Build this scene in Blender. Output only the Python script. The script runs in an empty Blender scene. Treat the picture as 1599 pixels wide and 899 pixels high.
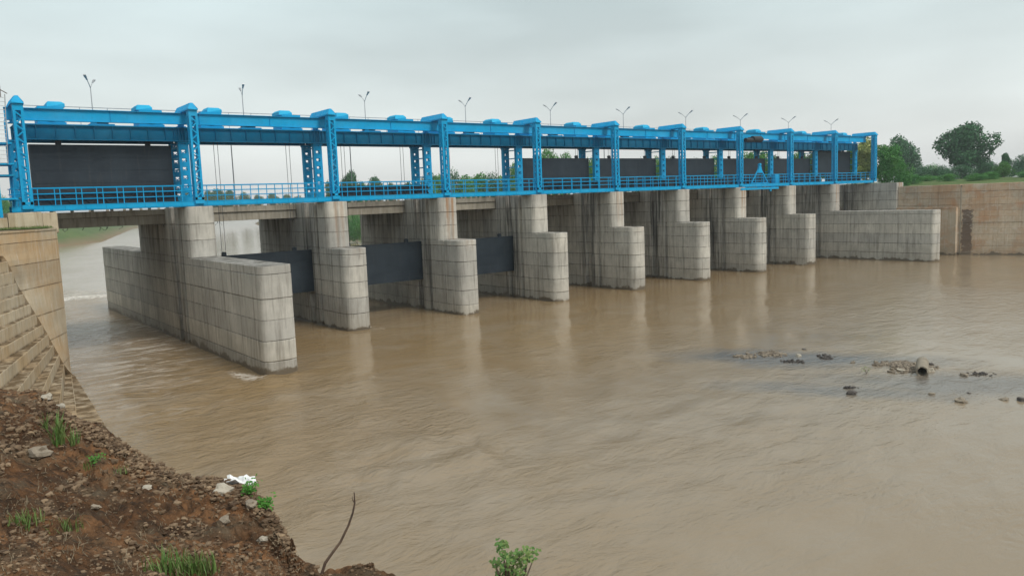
import bpy, math, random
import numpy as np
from mathutils import Vector, Matrix, noise as mn
random.seed(7)
sc = bpy.context.scene
COL = sc.collection
R = math.radians

# ------------------------------------------------------------------ camera
CAM = np.array([-7.047, -66.416, -0.419])
YAW, PIT, ROL, FPX = R(37.472), R(-6.474), R(-2.207), 1219.4
_fw = np.array([math.sin(YAW)*math.cos(PIT), math.cos(YAW)*math.cos(PIT), math.sin(PIT)])
_r = np.array([math.cos(YAW), -math.sin(YAW), 0.0]); _u = np.cross(_r, _fw)
_r2 = _r*math.cos(ROL) + _u*math.sin(ROL); _u2 = -_r*math.sin(ROL) + _u*math.cos(ROL)
cd = bpy.data.cameras.new('camera'); cam = bpy.data.objects.new('camera', cd); COL.objects.link(cam)
cd.sensor_width = 36; cd.lens = FPX*36/1599; cd.clip_start = 0.1; cd.clip_end = 9000
M = Matrix.Identity(4)
for i in range(3):
    M[i][0] = _r2[i]; M[i][1] = _u2[i]; M[i][2] = -_fw[i]; M[i][3] = CAM[i]
cam.matrix_world = M
sc.camera = cam

def ray(px, py):
    d = _fw*FPX + _r2*(px-799.5) + _u2*(449.5-py)
    return d
def un(px, py, ax, v):                      # the point of the place seen at a photo pixel, on the plane ax = v
    d = ray(px, py); i = 'xyz'.index(ax); t = (v-CAM[i])/d[i]
    return CAM + d*t
def at(px, py, dist):                       # the point at a horizontal distance from the viewer
    d = ray(px, py); t = dist/math.hypot(d[0], d[1])
    return CAM + d*t

# ------------------------------------------------------------------ light
w = bpy.data.worlds.new('World'); sc.world = w; w.use_nodes = True
nt = w.node_tree; N = nt.nodes; L = nt.links; N.clear()
out = N.new('ShaderNodeOutputWorld'); bg = N.new('ShaderNodeBackground')
sky = N.new('ShaderNodeTexSky'); sky.sky_type = 'NISHITA'; sky.sun_disc = False
SUN_EL, SUN_AZ = R(50), R(168)              # azimuth from +Y towards +X
sky.sun_elevation = SUN_EL; sky.sun_rotation = SUN_AZ
sky.air_density = 1.5; sky.dust_density = 3
tc = N.new('ShaderNodeTexCoord'); sep = N.new('ShaderNodeSeparateXYZ'); L.new(tc.outputs['Generated'], sep.inputs[0])
ramp = N.new('ShaderNodeValToRGB'); L.new(sep.outputs['Z'], ramp.inputs[0])
cr = ramp.color_ramp; cr.elements[0].position = 0.0; cr.elements[0].color = (5.6, 5.62, 5.5, 1)
cr.elements[1].position = 1.0; cr.elements[1].color = (5.2, 5.6, 5.7, 1)
e = cr.elements.new(0.10); e.color = (5.2, 5.6, 5.55, 1)
e = cr.elements.new(0.24); e.color = (4.5, 5.25, 5.3, 1)
mp = N.new('ShaderNodeMapping'); mp.inputs['Scale'].default_value = (1.6, 1.6, 6.5); L.new(tc.outputs['Generated'], mp.inputs[0])
cn = N.new('ShaderNodeTexNoise'); cn.inputs['Scale'].default_value = 1.3; cn.inputs['Detail'].default_value = 5; cn.inputs['Roughness'].default_value = 0.45
L.new(mp.outputs[0], cn.inputs['Vector'])
cm = N.new('ShaderNodeMapRange'); cm.inputs[1].default_value = 0.3; cm.inputs[2].default_value = 0.7; cm.inputs[3].default_value = 0.80; cm.inputs[4].default_value = 1.14
L.new(cn.outputs[0], cm.inputs[0])
mul = N.new('ShaderNodeVectorMath'); mul.operation = 'SCALE'; L.new(ramp.outputs[0], mul.inputs[0]); L.new(cm.outputs[0], mul.inputs['Scale'])
mx = N.new('ShaderNodeMixRGB'); mx.inputs[0].default_value = 0.93; L.new(sky.outputs[0], mx.inputs[1]); L.new(mul.outputs[0], mx.inputs[2])
L.new(mx.outputs[0], bg.inputs[0]); bg.inputs[1].default_value = 0.1; L.new(bg.outputs[0], out.inputs[0])
sd = bpy.data.lights.new('sun', 'SUN'); sd.energy = 1.5; sd.angle = R(20); sd.color = (1, 0.96, 0.9)
sun = bpy.data.objects.new('sun', sd); COL.objects.link(sun)
sv = Vector((math.sin(SUN_AZ)*math.cos(SUN_EL), math.cos(SUN_AZ)*math.cos(SUN_EL), math.sin(SUN_EL)))
sun.rotation_euler = sv.to_track_quat('Z', 'Y').to_euler()
sc.view_settings.view_transform = 'Standard'; sc.view_settings.look = 'None'
sc.view_settings.exposure = 0.62; sc.view_settings.gamma = 1.0

# ------------------------------------------------------------------ materials
class G:
    """small node-graph helper"""
    def __init__(s, name):
        s.m = bpy.data.materials.new(name); s.m.use_nodes = True
        s.t = s.m.node_tree; s.n = s.t.nodes; s.l = s.t.links
        s.b = s.n['Principled BSDF']; s.geo = s.n.new('ShaderNodeNewGeometry')
    def link(s, a, b): s.l.new(a, b)
    def val(s, x, inp):
        if hasattr(x, 'links') or isinstance(x, bpy.types.NodeSocket): s.l.new(x, inp)
        else: inp.default_value = x
    def noise(s, scale, det=4, rough=0.55, stretch=(1, 1, 1), off=(0, 0, 0), dist=0.0, vec=None):
        mp = s.n.new('ShaderNodeMapping'); mp.inputs['Scale'].default_value = stretch; mp.inputs['Location'].default_value = off
        s.l.new(vec or s.geo.outputs['Position'], mp.inputs[0])
        t = s.n.new('ShaderNodeTexNoise'); t.inputs['Scale'].default_value = scale; t.inputs['Detail'].default_value = det
        t.inputs['Roughness'].default_value = rough; t.inputs['Distortion'].default_value = dist
        s.l.new(mp.outputs[0], t.inputs['Vector']); return t.outputs[0]
    def rng(s, v, a, b, c=0.0, d=1.0):
        t = s.n.new('ShaderNodeMapRange'); t.inputs[1].default_value = a; t.inputs[2].default_value = b
        t.inputs[3].default_value = c; t.inputs[4].default_value = d; s.val(v, t.inputs[0]); return t.outputs[0]
    def math(s, op, a, b=0.0):
        t = s.n.new('ShaderNodeMath'); t.operation = op; s.val(a, t.inputs[0]); s.val(b, t.inputs[1]); return t.outputs[0]
    def mix(s, f, a, b, mode='MIX'):
        t = s.n.new('ShaderNodeMixRGB'); t.blend_type = mode; s.val(f, t.inputs[0])
        for x, i in ((a, 1), (b, 2)):
            if isinstance(x, bpy.types.NodeSocket): s.l.new(x, t.inputs[i])
            else: t.inputs[i].default_value = (*x, 1) if len(x) == 3 else x
        return t.outputs[0]
    def xyz(s):
        t = s.n.new('ShaderNodeSeparateXYZ'); s.l.new(s.geo.outputs['Position'], t.inputs[0]); return t.outputs
    def bump(s, h, st=0.3, d=0.05, nrm=None):
        t = s.n.new('ShaderNodeBump'); t.inputs['Strength'].default_value = st if not isinstance(st, bpy.types.NodeSocket) else 1
        if isinstance(st, bpy.types.NodeSocket): s.l.new(st, t.inputs['Strength'])
        t.inputs['Distance'].default_value = d; s.l.new(h, t.inputs['Height'])
        if nrm: s.l.new(nrm, t.inputs['Normal'])
        return t.outputs[0]
    def done(s, col=None, rough=None, nrm=None, metal=None, spec=None):
        if col is not None:
            if isinstance(col, bpy.types.NodeSocket): s.l.new(col, s.b.inputs['Base Color'])
            else: s.b.inputs['Base Color'].default_value = (*col, 1)
        if rough is not None: s.val(rough, s.b.inputs['Roughness'])
        if nrm is not None: s.l.new(nrm, s.b.inputs['Normal'])
        if metal is not None: s.b.inputs['Metallic'].default_value = metal
        if spec is not None: s.b.inputs['Specular IOR Level'].default_value = spec
        return s.m

def concrete(name, base, stain, stain_amt=0.6, wet=True, rust=0.0, tan=None, slots=False, step=False, vary=1.0, jamt=1.0):
    g = G(name)
    big = g.noise(0.35, 5, 0.6); mid = g.noise(2.2, 6, 0.65); fine = g.noise(22, 4, 0.6)
    streak = g.noise(1.0, 6, 0.65, (2.6, 2.6, 0.16)); streak2 = g.noise(1.0, 5, 0.7, (7, 7, 0.22), (3, 9, 1))
    c = g.mix(g.rng(big, 0.34, 0.66), [x*0.74 for x in base], [min(1, x*1.14) for x in base])
    if tan: c = g.mix(g.rng(g.noise(0.22, 5, 0.6, (1, 1, 1.4), (5, 5, 5)), 0.42, 0.62), c, tan)
    c = g.mix(g.rng(mid, 0.3, 0.75, 0, 0.4), c, [x*0.72 for x in base])
    c = g.mix(g.rng(streak, 0.5, 0.72, 0, stain_amt), c, stain)
    c = g.mix(g.rng(streak2, 0.6, 0.8, 0, stain_amt*0.8), c, [x*0.6 for x in stain])
    lime = g.noise(1.0, 5, 0.7, (5, 5, 0.3), (13, 2, 7)); c = g.mix(g.rng(lime, 0.56, 0.72, 0, 0.5), c, (0.64, 0.62, 0.57))
    c = g.mix(g.rng(fine, 0.3, 0.7, 0.0, 0.16), c, [x*0.55 for x in base])
    o = g.xyz()
    tcn = g.n.new('ShaderNodeTexCoord'); gs = g.n.new('ShaderNodeSeparateXYZ'); g.l.new(tcn.outputs['Generated'], gs.inputs[0]); gz = gs.outputs[2]
    oi = g.n.new('ShaderNodeObjectInfo'); c = g.mix(1.0, c, g.mix(oi.outputs['Random'], (1-.14*vary, 1-.14*vary, 1-.13*vary), (1+.10*vary, 1+.08*vary, 1+.05*vary)), 'MULTIPLY')
    lowz = g.rng(gz, 0.0, 0.22 if step else 0.045, 1, 0); topz = g.rng(gz, 0.955, 1.0, 0, 1)  # step: wide dark foot band, tread and riser shading put into the colour
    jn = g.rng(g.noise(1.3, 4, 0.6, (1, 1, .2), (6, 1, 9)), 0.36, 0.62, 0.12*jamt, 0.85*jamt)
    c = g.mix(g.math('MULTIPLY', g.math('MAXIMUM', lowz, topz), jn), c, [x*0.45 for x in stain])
    drip = g.math('MULTIPLY', g.rng(gz, 0.25, 1.0, 0, 1), g.rng(g.noise(1.0, 5, 0.7, (3.5, 3.5, 0.25), (2, 7, 3)), 0.5, 0.7, 0, 0.75*stain_amt))
    c = g.mix(drip, c, [x*0.55 for x in stain])
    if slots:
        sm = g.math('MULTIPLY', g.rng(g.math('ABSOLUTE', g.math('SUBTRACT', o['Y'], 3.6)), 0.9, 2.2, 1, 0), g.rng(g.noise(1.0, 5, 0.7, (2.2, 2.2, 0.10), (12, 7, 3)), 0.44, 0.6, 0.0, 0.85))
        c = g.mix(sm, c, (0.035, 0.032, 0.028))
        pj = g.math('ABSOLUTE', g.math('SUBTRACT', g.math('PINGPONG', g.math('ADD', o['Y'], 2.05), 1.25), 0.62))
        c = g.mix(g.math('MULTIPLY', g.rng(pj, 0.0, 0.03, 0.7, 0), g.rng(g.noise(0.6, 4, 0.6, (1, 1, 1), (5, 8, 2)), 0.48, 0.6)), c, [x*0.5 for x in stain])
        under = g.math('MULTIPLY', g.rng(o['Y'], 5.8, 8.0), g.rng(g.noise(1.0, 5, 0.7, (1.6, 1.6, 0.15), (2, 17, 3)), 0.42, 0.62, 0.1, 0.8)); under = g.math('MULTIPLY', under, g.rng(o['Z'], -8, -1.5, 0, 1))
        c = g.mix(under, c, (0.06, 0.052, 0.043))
    if rust:
        xm = g.math('ABSOLUTE', g.math('SUBTRACT', g.math('PINGPONG', g.math('ADD', o['X'], g.rng(mid, 0, 1, -0.12, 0.12)), 6.0), 0.28))
        k = g.rng(xm, 0.03, 0.26, 1.0, 0.0)
        which = g.rng(g.noise(0.045, 1, 0.5, (1, 0, 0), (0.7, 0, 0)), 0.45, 0.56)
        hz = g.rng(o['Z'], -5.5, -0.5, 0.0, 1.0); front = g.rng(o['Y'], -0.2, 0.1, 1, 0.0)
        f = g.math('MULTIPLY', g.math('MULTIPLY', k, which), g.math('MULTIPLY', hz, g.math('MULTIPLY', front, rust)))
        f = g.math('MULTIPLY', f, g.rng(streak2, 0.3, 0.6, 0.35, 1.0))
        c = g.mix(f, c, (0.33, 0.15, 0.045))
    r = 0.88
    if name == 'orange_stained_wall':
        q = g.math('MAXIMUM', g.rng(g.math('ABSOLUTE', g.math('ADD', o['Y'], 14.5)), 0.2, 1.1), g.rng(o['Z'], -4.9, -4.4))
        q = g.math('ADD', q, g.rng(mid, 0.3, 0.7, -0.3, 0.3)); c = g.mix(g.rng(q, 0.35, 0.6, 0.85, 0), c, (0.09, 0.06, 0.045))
        ob = g.rng(g.noise(0.5, 5, 0.65, (1, 1, 1), (3, 1, 7)), 0.56, 0.68, 0, 0.5); c = g.mix(ob, c, (0.46, 0.22, 0.10))
        lt = g.rng(g.noise(0.8, 5, 0.65, (1, 1, 2.5), (13, 1, 7)), 0.56, 0.7, 0, 0.55); c = g.mix(lt, c, (0.60, 0.54, 0.46))
    if wet:
        h = g.math('ADD', o['Z'], g.rng(g.noise(0.7, 5, 0.65), 0, 1, -0.9, 0.9))
        wf = g.rng(h, -11.3, -11.12, 1, 0)
        c = g.mix(wf, c, (0.085, 0.062, 0.04)); r = g.rng(wf, 0, 1, 0.88, 0.45)
        c = g.mix(g.rng(h, -11.0, -9.2, 0.3, 0.0), c, (0.26, 0.22, 0.16))
    b = g.bump(fine, 0.25, 0.02); b = g.bump(mid, 0.35, 0.06, b)
    return g.done(c, r, b, spec=0.25)

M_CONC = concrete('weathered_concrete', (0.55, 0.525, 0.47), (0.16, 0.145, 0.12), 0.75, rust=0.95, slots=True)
M_BRIDGE = concrete('bridge_concrete', (0.40, 0.36, 0.29), (0.11, 0.095, 0.07), 0.7, wet=False)
M_TAN = concrete('sandy_concrete', (0.56, 0.47, 0.34), (0.33, 0.21, 0.10), 0.55, tan=(0.50, 0.33, 0.17), jamt=1.1)
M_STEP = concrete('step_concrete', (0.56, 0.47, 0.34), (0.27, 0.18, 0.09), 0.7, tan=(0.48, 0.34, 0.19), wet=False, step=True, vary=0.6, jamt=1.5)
M_RWALL = concrete('orange_stained_wall', (0.54, 0.45, 0.34), (0.30, 0.19, 0.11), 0.6, tan=(0.50, 0.31, 0.18), vary=0.5, jamt=0.8)

def paint(name, base, dark, rough=0.42):
    g = G(name)
    a = g.noise(0.9, 5, 0.6); b = g.noise(5, 5, 0.65, (1, 1, 0.3))
    c = g.mix(g.rng(a, 0.3, 0.7), base, [x*0.82 for x in base])
    c = g.mix(g.rng(b, 0.6, 0.78, 0, 0.5), c, dark); ru = g.noise(1.0, 6, 0.7, (2.2, 2.2, 0.6), (4, 4, 4)); c = g.mix(g.rng(ru, 0.68, 0.76, 0, 0.6), c, (0.10, 0.07, 0.05)); fd = g.noise(0.35, 3, 0.5, (1, 1, 1), (9, 9, 9)); c = g.mix(g.rng(fd, 0.5, 0.75, 0, 0.25), c, (0.10, 0.40, 0.62))
    return g.done(c, g.rng(b, 0.3, 0.8, rough, rough+0.25), g.bump(b, 0.15, 0.01), spec=0.22)
M_BLUE = paint('blue_paint', (0.0, 0.35, 0.66), (0.004, 0.14, 0.28), 0.5)
M_BLUE_SHADED = paint('shaded_blue_paint', (0.0, 0.23, 0.42), (0.004, 0.09, 0.16), 0.5)  # the same blue darkened, the girders' shade put into the colour
M_PALEBLUE = paint('pale_blue_cover_paint', (0.01, 0.40, 0.66), (0.01, 0.2, 0.35), 0.5)
g = G('gate_bitumen'); a = g.noise(0.5, 5, 0.6); b = g.noise(1.0, 5, 0.65, (3, 3, 0.3)); f3 = g.noise(1.0, 3, 0.5, (0.1, 0.1, 6))
c = g.mix(g.rng(a, 0.35, 0.7), (0.012, 0.020, 0.030), (0.026, 0.038, 0.050)); c = g.mix(g.rng(b, 0.55, 0.8, 0, 0.5), c, (0.07, 0.065, 0.06))
c = g.mix(g.rng(f3, 0.55, 0.75, 0, 0.25), c, (0.012, 0.014, 0.018))
M_GATE = g.done(c, 0.55, g.bump(b, 0.1, 0.02), spec=0.35)
g = G('dark_machinery'); M_BLACK = g.done(g.mix(g.rng(g.noise(6), 0.3, 0.7), (0.008, 0.009, 0.011), (0.025, 0.025, 0.027)), 0.6)
g = G('galvanised_steel'); M_GALV = g.done(g.mix(g.rng(g.noise(4), 0.3, 0.7), (0.32, 0.33, 0.34), (0.44, 0.45, 0.46)), 0.5, metal=0.4)
g = G('white_paint'); M_WHITE = g.done(g.mix(g.rng(g.noise(4), 0.3, 0.7), (0.7, 0.7, 0.68), (0.8, 0.8, 0.8)), 0.6)
g = G('rope'); M_ROPE = g.done((0.06, 0.06, 0.065), 0.6)

# water: muddy, with the rapids' foam and darker grey patches round the rubble
g = G('muddy_water'); o = g.xyz()
lrg = g.noise(0.035, 4, 0.55, (1, 1, 1), (2, 5, 0)); md = g.noise(0.22, 5, 0.6, (1, 1.3, 1), dist=0.6)
c = g.mix(g.rng(lrg, 0.35, 0.65), (0.215, 0.135, 0.056), (0.255, 0.180, 0.098))
c = g.mix(g.rng(md, 0.45, 0.75, 0, 0.5), c, (0.30, 0.24, 0.17)); grey_near = g.rng(g.math('ADD', g.math('ADD', o['Y'], g.math('MULTIPLY', o['X'], -0.25)), g.rng(lrg, 0.2, 0.8, -22, 22)), -58, -22, 1, 0); c = g.mix(g.math('MULTIPLY', grey_near, 0.55), c, (0.270, 0.228, 0.172))  # greyer base colour towards the viewer, with a wavy border
def ellipse(cx, cy, rx, ry, rot=0.0, wob=0.5):
    x = g.math('SUBTRACT', o['X'], cx); y = g.math('SUBTRACT', o['Y'], cy)
    ca, sa = math.cos(rot), math.sin(rot)
    u = g.math('ADD', g.math('MULTIPLY', x, ca/rx), g.math('MULTIPLY', y, sa/rx))
    v = g.math('ADD', g.math('MULTIPLY', x, -sa/ry), g.math('MULTIPLY', y, ca/ry))
    d = g.math('SQRT', g.math('ADD', g.math('MULTIPLY', u, u), g.math('MULTIPLY', v, v)))
    return g.math('ADD', d, g.rng(md, 0.2, 0.8, -wob, wob))
pa = un(1235, 560, 'z', -11.48); pb = un(1520, 600, 'z', -11.48); pc = un(1320, 610, 'z', -11.48)
sh1 = g.rng(ellipse(pa[0], pa[1], 9, 2.6, R(-55)), 0.4, 1.3, 0.75, 0)
sh2 = g.rng(ellipse(pb[0], pb[1], 8, 3.0, R(-50)), 0.4, 1.3, 0.6, 0)
sh3 = g.rng(ellipse(pc[0], pc[1], 7, 1.6, R(-60)), 0.4, 1.3, 0.55, 0)
sh = g.math('MAXIMUM', sh1, g.math('MAXIMUM', sh2, sh3)); c = g.mix(sh, c, (0.10, 0.105, 0.11))
fo_n = g.noise(1.6, 7, 0.7, (1, 1, 1), (0, 3, 1), 0.8); fo_f = g.noise(0.7, 6, 0.7, (0.45, 1.5, 1), (7, 3, 1), 1.0)
foam1 = g.math('MULTIPLY', g.rng(ellipse(9.5, 52.3, 7.5, 3.4, 0, 0.4), 0.5, 1.0, 1, 0), g.rng(fo_n, 0.36, 0.6))
foam2 = g.math('MULTIPLY', g.rng(ellipse(7, 60, 12, 9, 0, 0.3), 0.4, 1.1, 1, 0), g.rng(fo_f, 0.48, 0.66, 0, 0.8))
foam3 = g.math('MULTIPLY', g.rng(ellipse(9.9, -14.6, 0.8, 2.6, R(8), 0.35), 0.4, 1.0, 1, 0), g.rng(fo_n, 0.42, 0.62, 0, 0.9))
foam4 = g.math('MULTIPLY', g.rng(ellipse(25.6, -3.5, 0.9, 1.4, 0, 0.3), 0.4, 1.0, 1, 0), g.rng(fo_n, 0.5, 0.66, 0, 0.6))
foam_sheen = g.math('MULTIPLY', g.rng(ellipse(5, 10, 9, 32, R(-6), 0.3), 0.4, 1.1, 1, 0), g.rng(fo_f, 0.48, 0.66, 0, 0.6))  # left channel: broken foam, plus pale sky reflection put into the colour
foam6 = g.math('MULTIPLY', g.rng(lrg, 0.5, 0.7), g.rng(fo_f, 0.66, 0.8, 0, 0.16))
fm = foam1
for q in (foam2, foam3, foam4, foam_sheen, foam6): fm = g.math('MAXIMUM', fm, q)
c = g.mix(fm, c, (0.72, 0.68, 0.62))
r1 = g.noise(0.6, 5, 0.6, (0.8, 1.6, 1), (1, 1, 0), 0.6); r2 = g.noise(2.4, 4, 0.55, (0.8, 1.5, 1), (4, 0, 0), 0.3); r3 = g.noise(7, 3, 0.6, (1, 1.3, 1))
calm = g.rng(g.noise(0.055, 4, 0.6, (1, 1, 1), (9, 1, 0), 1.0), 0.38, 0.62, 0.06, 1.0)
rough_left = g.rng(ellipse(5, 10, 12, 55, 0, 0.2), 0.5, 1.2, 2.4, 0.0)
dam_calm = g.rng(g.math('ADD', o['Y'], g.rng(md, 0.2, 0.8, -6, 6)), -34, -12, 1.0, 0.35); bst = g.math('ADD', g.math('MULTIPLY', calm, dam_calm), rough_left)
b = g.bump(r3, g.math('MULTIPLY', bst, 0.18), 0.03)
b = g.bump(r2, g.math('MULTIPLY', bst, 0.5), 0.09, b)
b = g.bump(r1, g.math('MULTIPLY', bst, 0.6), 0.2, b)
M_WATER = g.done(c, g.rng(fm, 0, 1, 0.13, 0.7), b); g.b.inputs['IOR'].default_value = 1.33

g = G('red_soil'); n1 = g.noise(0.9, 6, 0.65); n2 = g.noise(7, 6, 0.7); n3 = g.noise(30, 4, 0.6)
c = g.mix(g.rng(n1, 0.38, 0.62), (0.075, 0.038, 0.02), (0.27, 0.135, 0.062)); c = g.mix(g.rng(n2, 0.40, 0.62), c, (0.055, 0.034, 0.021))
c = g.mix(g.rng(g.noise(1.6, 5, 0.6, (1, 1, 1), (8, 8, 8)), 0.5, 0.66, 0, 0.8), c, (0.15, 0.115, 0.075))
c = g.mix(g.rng(n3, 0.62, 0.75, 0, 0.6), c, (0.36, 0.28, 0.19))
b = g.bump(n3, 0.6, 0.03); b = g.bump(n2, 0.9, 0.12, b); M_SOIL = g.done(c, 0.95, b, spec=0.1)
g = G('grassy_ground'); n1 = g.noise(0.05, 6, 0.65); n2 = g.noise(0.8, 6, 0.7)
c = g.mix(g.rng(n1, 0.35, 0.65), (0.055, 0.10, 0.028), (0.10, 0.15, 0.045)); c = g.mix(g.rng(n2, 0.45, 0.7, 0, 0.5), c, (0.16, 0.15, 0.07))
zz = g.math('ADD', g.xyz()['Z'], g.rng(g.noise(0.12, 5, 0.65), 0, 1, -2.2, 2.2)); c = g.mix(g.rng(zz, -11.4, -8.4, 1, 0), c, (0.22, 0.155, 0.095))
M_GRASS = g.done(c, 0.95, g.bump(n2, 0.8, 0.4), spec=0.1)

def leaf(name, c1, c2, c3):
    g = G(name); isl = g.geo.outputs['Random Per Island']
    c = g.mix(isl, c1, c2); c = g.mix(g.rng(g.noise(0.35, 3, 0.5), 0.4, 0.65), c, c3)
    g.b.inputs['Subsurface Weight'].default_value = 0.0
    return g.done(c, 0.7, spec=0.12)
M_LEAF = [leaf('dark_leaves', (0.03, 0.10, 0.04), (0.06, 0.16, 0.06), (0.04, 0.12, 0.05)),
          leaf('mid_leaves', (0.05, 0.18, 0.04), (0.12, 0.29, 0.065), (0.06, 0.20, 0.05)),
          leaf('yellow_green_leaves', (0.22, 0.28, 0.08), (0.46, 0.46, 0.18), (0.26, 0.32, 0.10)),
          leaf('bright_leaves', (0.05, 0.16, 0.025), (0.09, 0.24, 0.04), (0.06, 0.15, 0.03))]
M_SPRIG = leaf('sprig_leaves', (0.06, 0.15, 0.04), (0.24, 0.24, 0.08), (0.10, 0.20, 0.06))
g = G('grass_blades'); M_BLADE = g.done(g.mix(g.geo.outputs['Random Per Island'], (0.07, 0.16, 0.03), (0.17, 0.22, 0.07)), 0.6, spec=0.3)
g = G('bark'); M_BARK = g.done(g.mix(g.rng(g.noise(3, 5, 0.6, (1, 1, 0.3)), 0.3, 0.7), (0.05, 0.038, 0.028), (0.13, 0.10, 0.075)), 0.9)
g = G('twig_bark'); M_TWIG = g.done(g.mix(g.rng(g.noise(14, 4), 0.3, 0.7), (0.06, 0.04, 0.03), (0.14, 0.09, 0.06)), 0.8)
def rock(name, a, b):
    g = G(name); n = g.noise(3, 6, 0.65); f = g.noise(18, 5, 0.65)
    c = g.mix(g.geo.outputs['Random Per Island'], a, b); c = g.mix(g.rng(n, 0.4, 0.7, 0, 0.6), c, [x*0.5 for x in a])
    return g.done(c, 0.9, g.bump(f, 0.6, 0.04), spec=0.2)
M_ROCK = rock('grey_brown_rock', (0.15, 0.12, 0.09), (0.30, 0.25, 0.19)); M_PALE = rock('pale_rock', (0.34, 0.30, 0.24), (0.46, 0.41, 0.33))
M_DARKROCK = rock('wet_dark_rock', (0.05, 0.045, 0.042), (0.11, 0.095, 0.085)); M_CLOD = rock('soil_clods', (0.09, 0.055, 0.032), (0.30, 0.21, 0.13))
g = G('plastic_scrap'); M_PLASTIC = g.done((0.75, 0.75, 0.74), 0.4)

# ------------------------------------------------------------------ builders
def link(o, parent=None):
    COL.objects.link(o)
    if parent: o.parent = parent
    return o
def tag(o, label=None, cat=None, group=None, kind=None):
    if label: o['label'] = label
    if cat: o['category'] = cat
    if group: o['group'] = group
    if kind: o['kind'] = kind
    return o
def empty(name, loc=(0, 0, 0), rz=0.0):
    o = bpy.data.objects.new(name, None); o.empty_display_size = 0.3; link(o); o.location = loc; o.rotation_euler = (0, 0, rz); return o
class MB:
    def __init__(s): s.v = []; s.f = []
    def add(s, vs, fs):
        n = len(s.v); s.v += [tuple(v) for v in vs]; s.f += [tuple(i+n for i in f) for f in fs]
    def box(s, x0, x1, y0, y1, z0, z1):
        s.add([(x0, y0, z0), (x1, y0, z0), (x1, y1, z0), (x0, y1, z0), (x0, y0, z1), (x1, y0, z1), (x1, y1, z1), (x0, y1, z1)],
              [(0, 3, 2, 1), (4, 5, 6, 7), (0, 1, 5, 4), (1, 2, 6, 5), (2, 3, 7, 6), (3, 0, 4, 7)])
        return s
    def bar(s, a, b, w=0.05, h=None, up=(0, 0, 1)):
        a = Vector(a); b = Vector(b); h = h or w; d = (b-a).normalized(); u = Vector(up)
        if abs(d.dot(u)) > 0.98: u = Vector((0, 1, 0))
        r = d.cross(u).normalized()*w/2; u = r.cross(d).normalized()*h/2
        vs = [p+i*r+j*u for p in (a, b) for i, j in ((-1, -1), (1, -1), (1, 1), (-1, 1))]
        s.add(vs, [(3, 2, 1, 0), (4, 5, 6, 7), (0, 1, 5, 4), (1, 2, 6, 5), (2, 3, 7, 6), (3, 0, 4, 7)]); return s
    def tube(s, pts, rad, n=7, cap=True):
        pts = [Vector(p) for p in pts]; rad = rad if isinstance(rad, (list, tuple)) else [rad]*len(pts); rings = []
        for i, p in enumerate(pts):
            d = (pts[min(i+1, len(pts)-1)]-pts[max(i-1, 0)]).normalized()
            q = d.orthogonal().normalized() if abs(d.z) < 0.9 else (Vector((1, 0, 0))-d*d.x).normalized()
            t = d.cross(q); rings.append([p+rad[i]*(math.cos(k*2*math.pi/n)*q+math.sin(k*2*math.pi/n)*t) for k in range(n)])
        vs = [v for r in rings for v in r]; fs = []
        for i in range(len(rings)-1):
            for k in range(n): fs.append((i*n+k, i*n+(k+1) % n, (i+1)*n+(k+1) % n, (i+1)*n+k))
        if cap: fs += [tuple(range(n-1, -1, -1)), tuple(range((len(rings)-1)*n, len(rings)*n))]
        s.add(vs, fs); return s
    def course(s, poly, z0, z1, ch=0.055):
        """one pour of concrete: an extruded outline whose top and bottom edges are cut back to leave a joint"""
        n = len(poly); P = [Vector((p[0], p[1])) for p in poly]
        area = sum(P[i].x*P[(i+1) % n].y-P[(i+1) % n].x*P[i].y for i in range(n))
        if area < 0: P.reverse()
        ins = []
        for i in range(n):
            a = (P[i]-P[i-1]).normalized(); b = (P[(i+1) % n]-P[i]).normalized()
            na = Vector((-a.y, a.x)); nb = Vector((-b.y, b.x)); m = na+nb
            m = na if m.length < 1e-3 else m/max(0.5, m.dot(na)); ins.append(P[i]+m*ch)
        rs = [[(q.x, q.y, z) for q in r] for r, z in ((ins, z0), (P, z0+ch), (P, z1-ch), (ins, z1))]
        fs = [tuple(range(n-1, -1, -1)), tuple(range(3*n, 4*n))]
        for j in range(3):
            for k in range(n): fs.append((j*n+k, j*n+(k+1) % n, (j+1)*n+(k+1) % n, (j+1)*n+k))
        s.add([v for r in rs for v in r], fs); return s
    def build(s, name, mat, parent=None, smooth=False):
        me = bpy.data.meshes.new(name); me.from_pydata(s.v, [], s.f); me.materials.append(mat)
        if smooth: me.polygons.foreach_set('use_smooth', [True]*len(me.polygons))
        me.update(); return link(bpy.data.objects.new(name, me), parent)
def rebase(t):                              # parts drawn in world coordinates under an Empty placed elsewhere
    for c in t.children: c.location = [-q for q in t.location]
def copy_tree(o, parent=None):
    c = o.copy(); link(c, parent)
    if parent: c.parent = parent
    for ch in list(o.children): copy_tree(ch, c)
    return c
ORD = ['first', 'second', 'third', 'fourth', 'fifth', 'sixth', 'seventh', 'eighth', 'ninth', 'tenth', 'eleventh']
def ordl(k, n):                              # reading order along the dam
    return 'leftmost' if k == 0 else ('rightmost' if k == n-1 else ORD[k])
ZW = -11.48; S = 12.0; HW = 1.157

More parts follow.
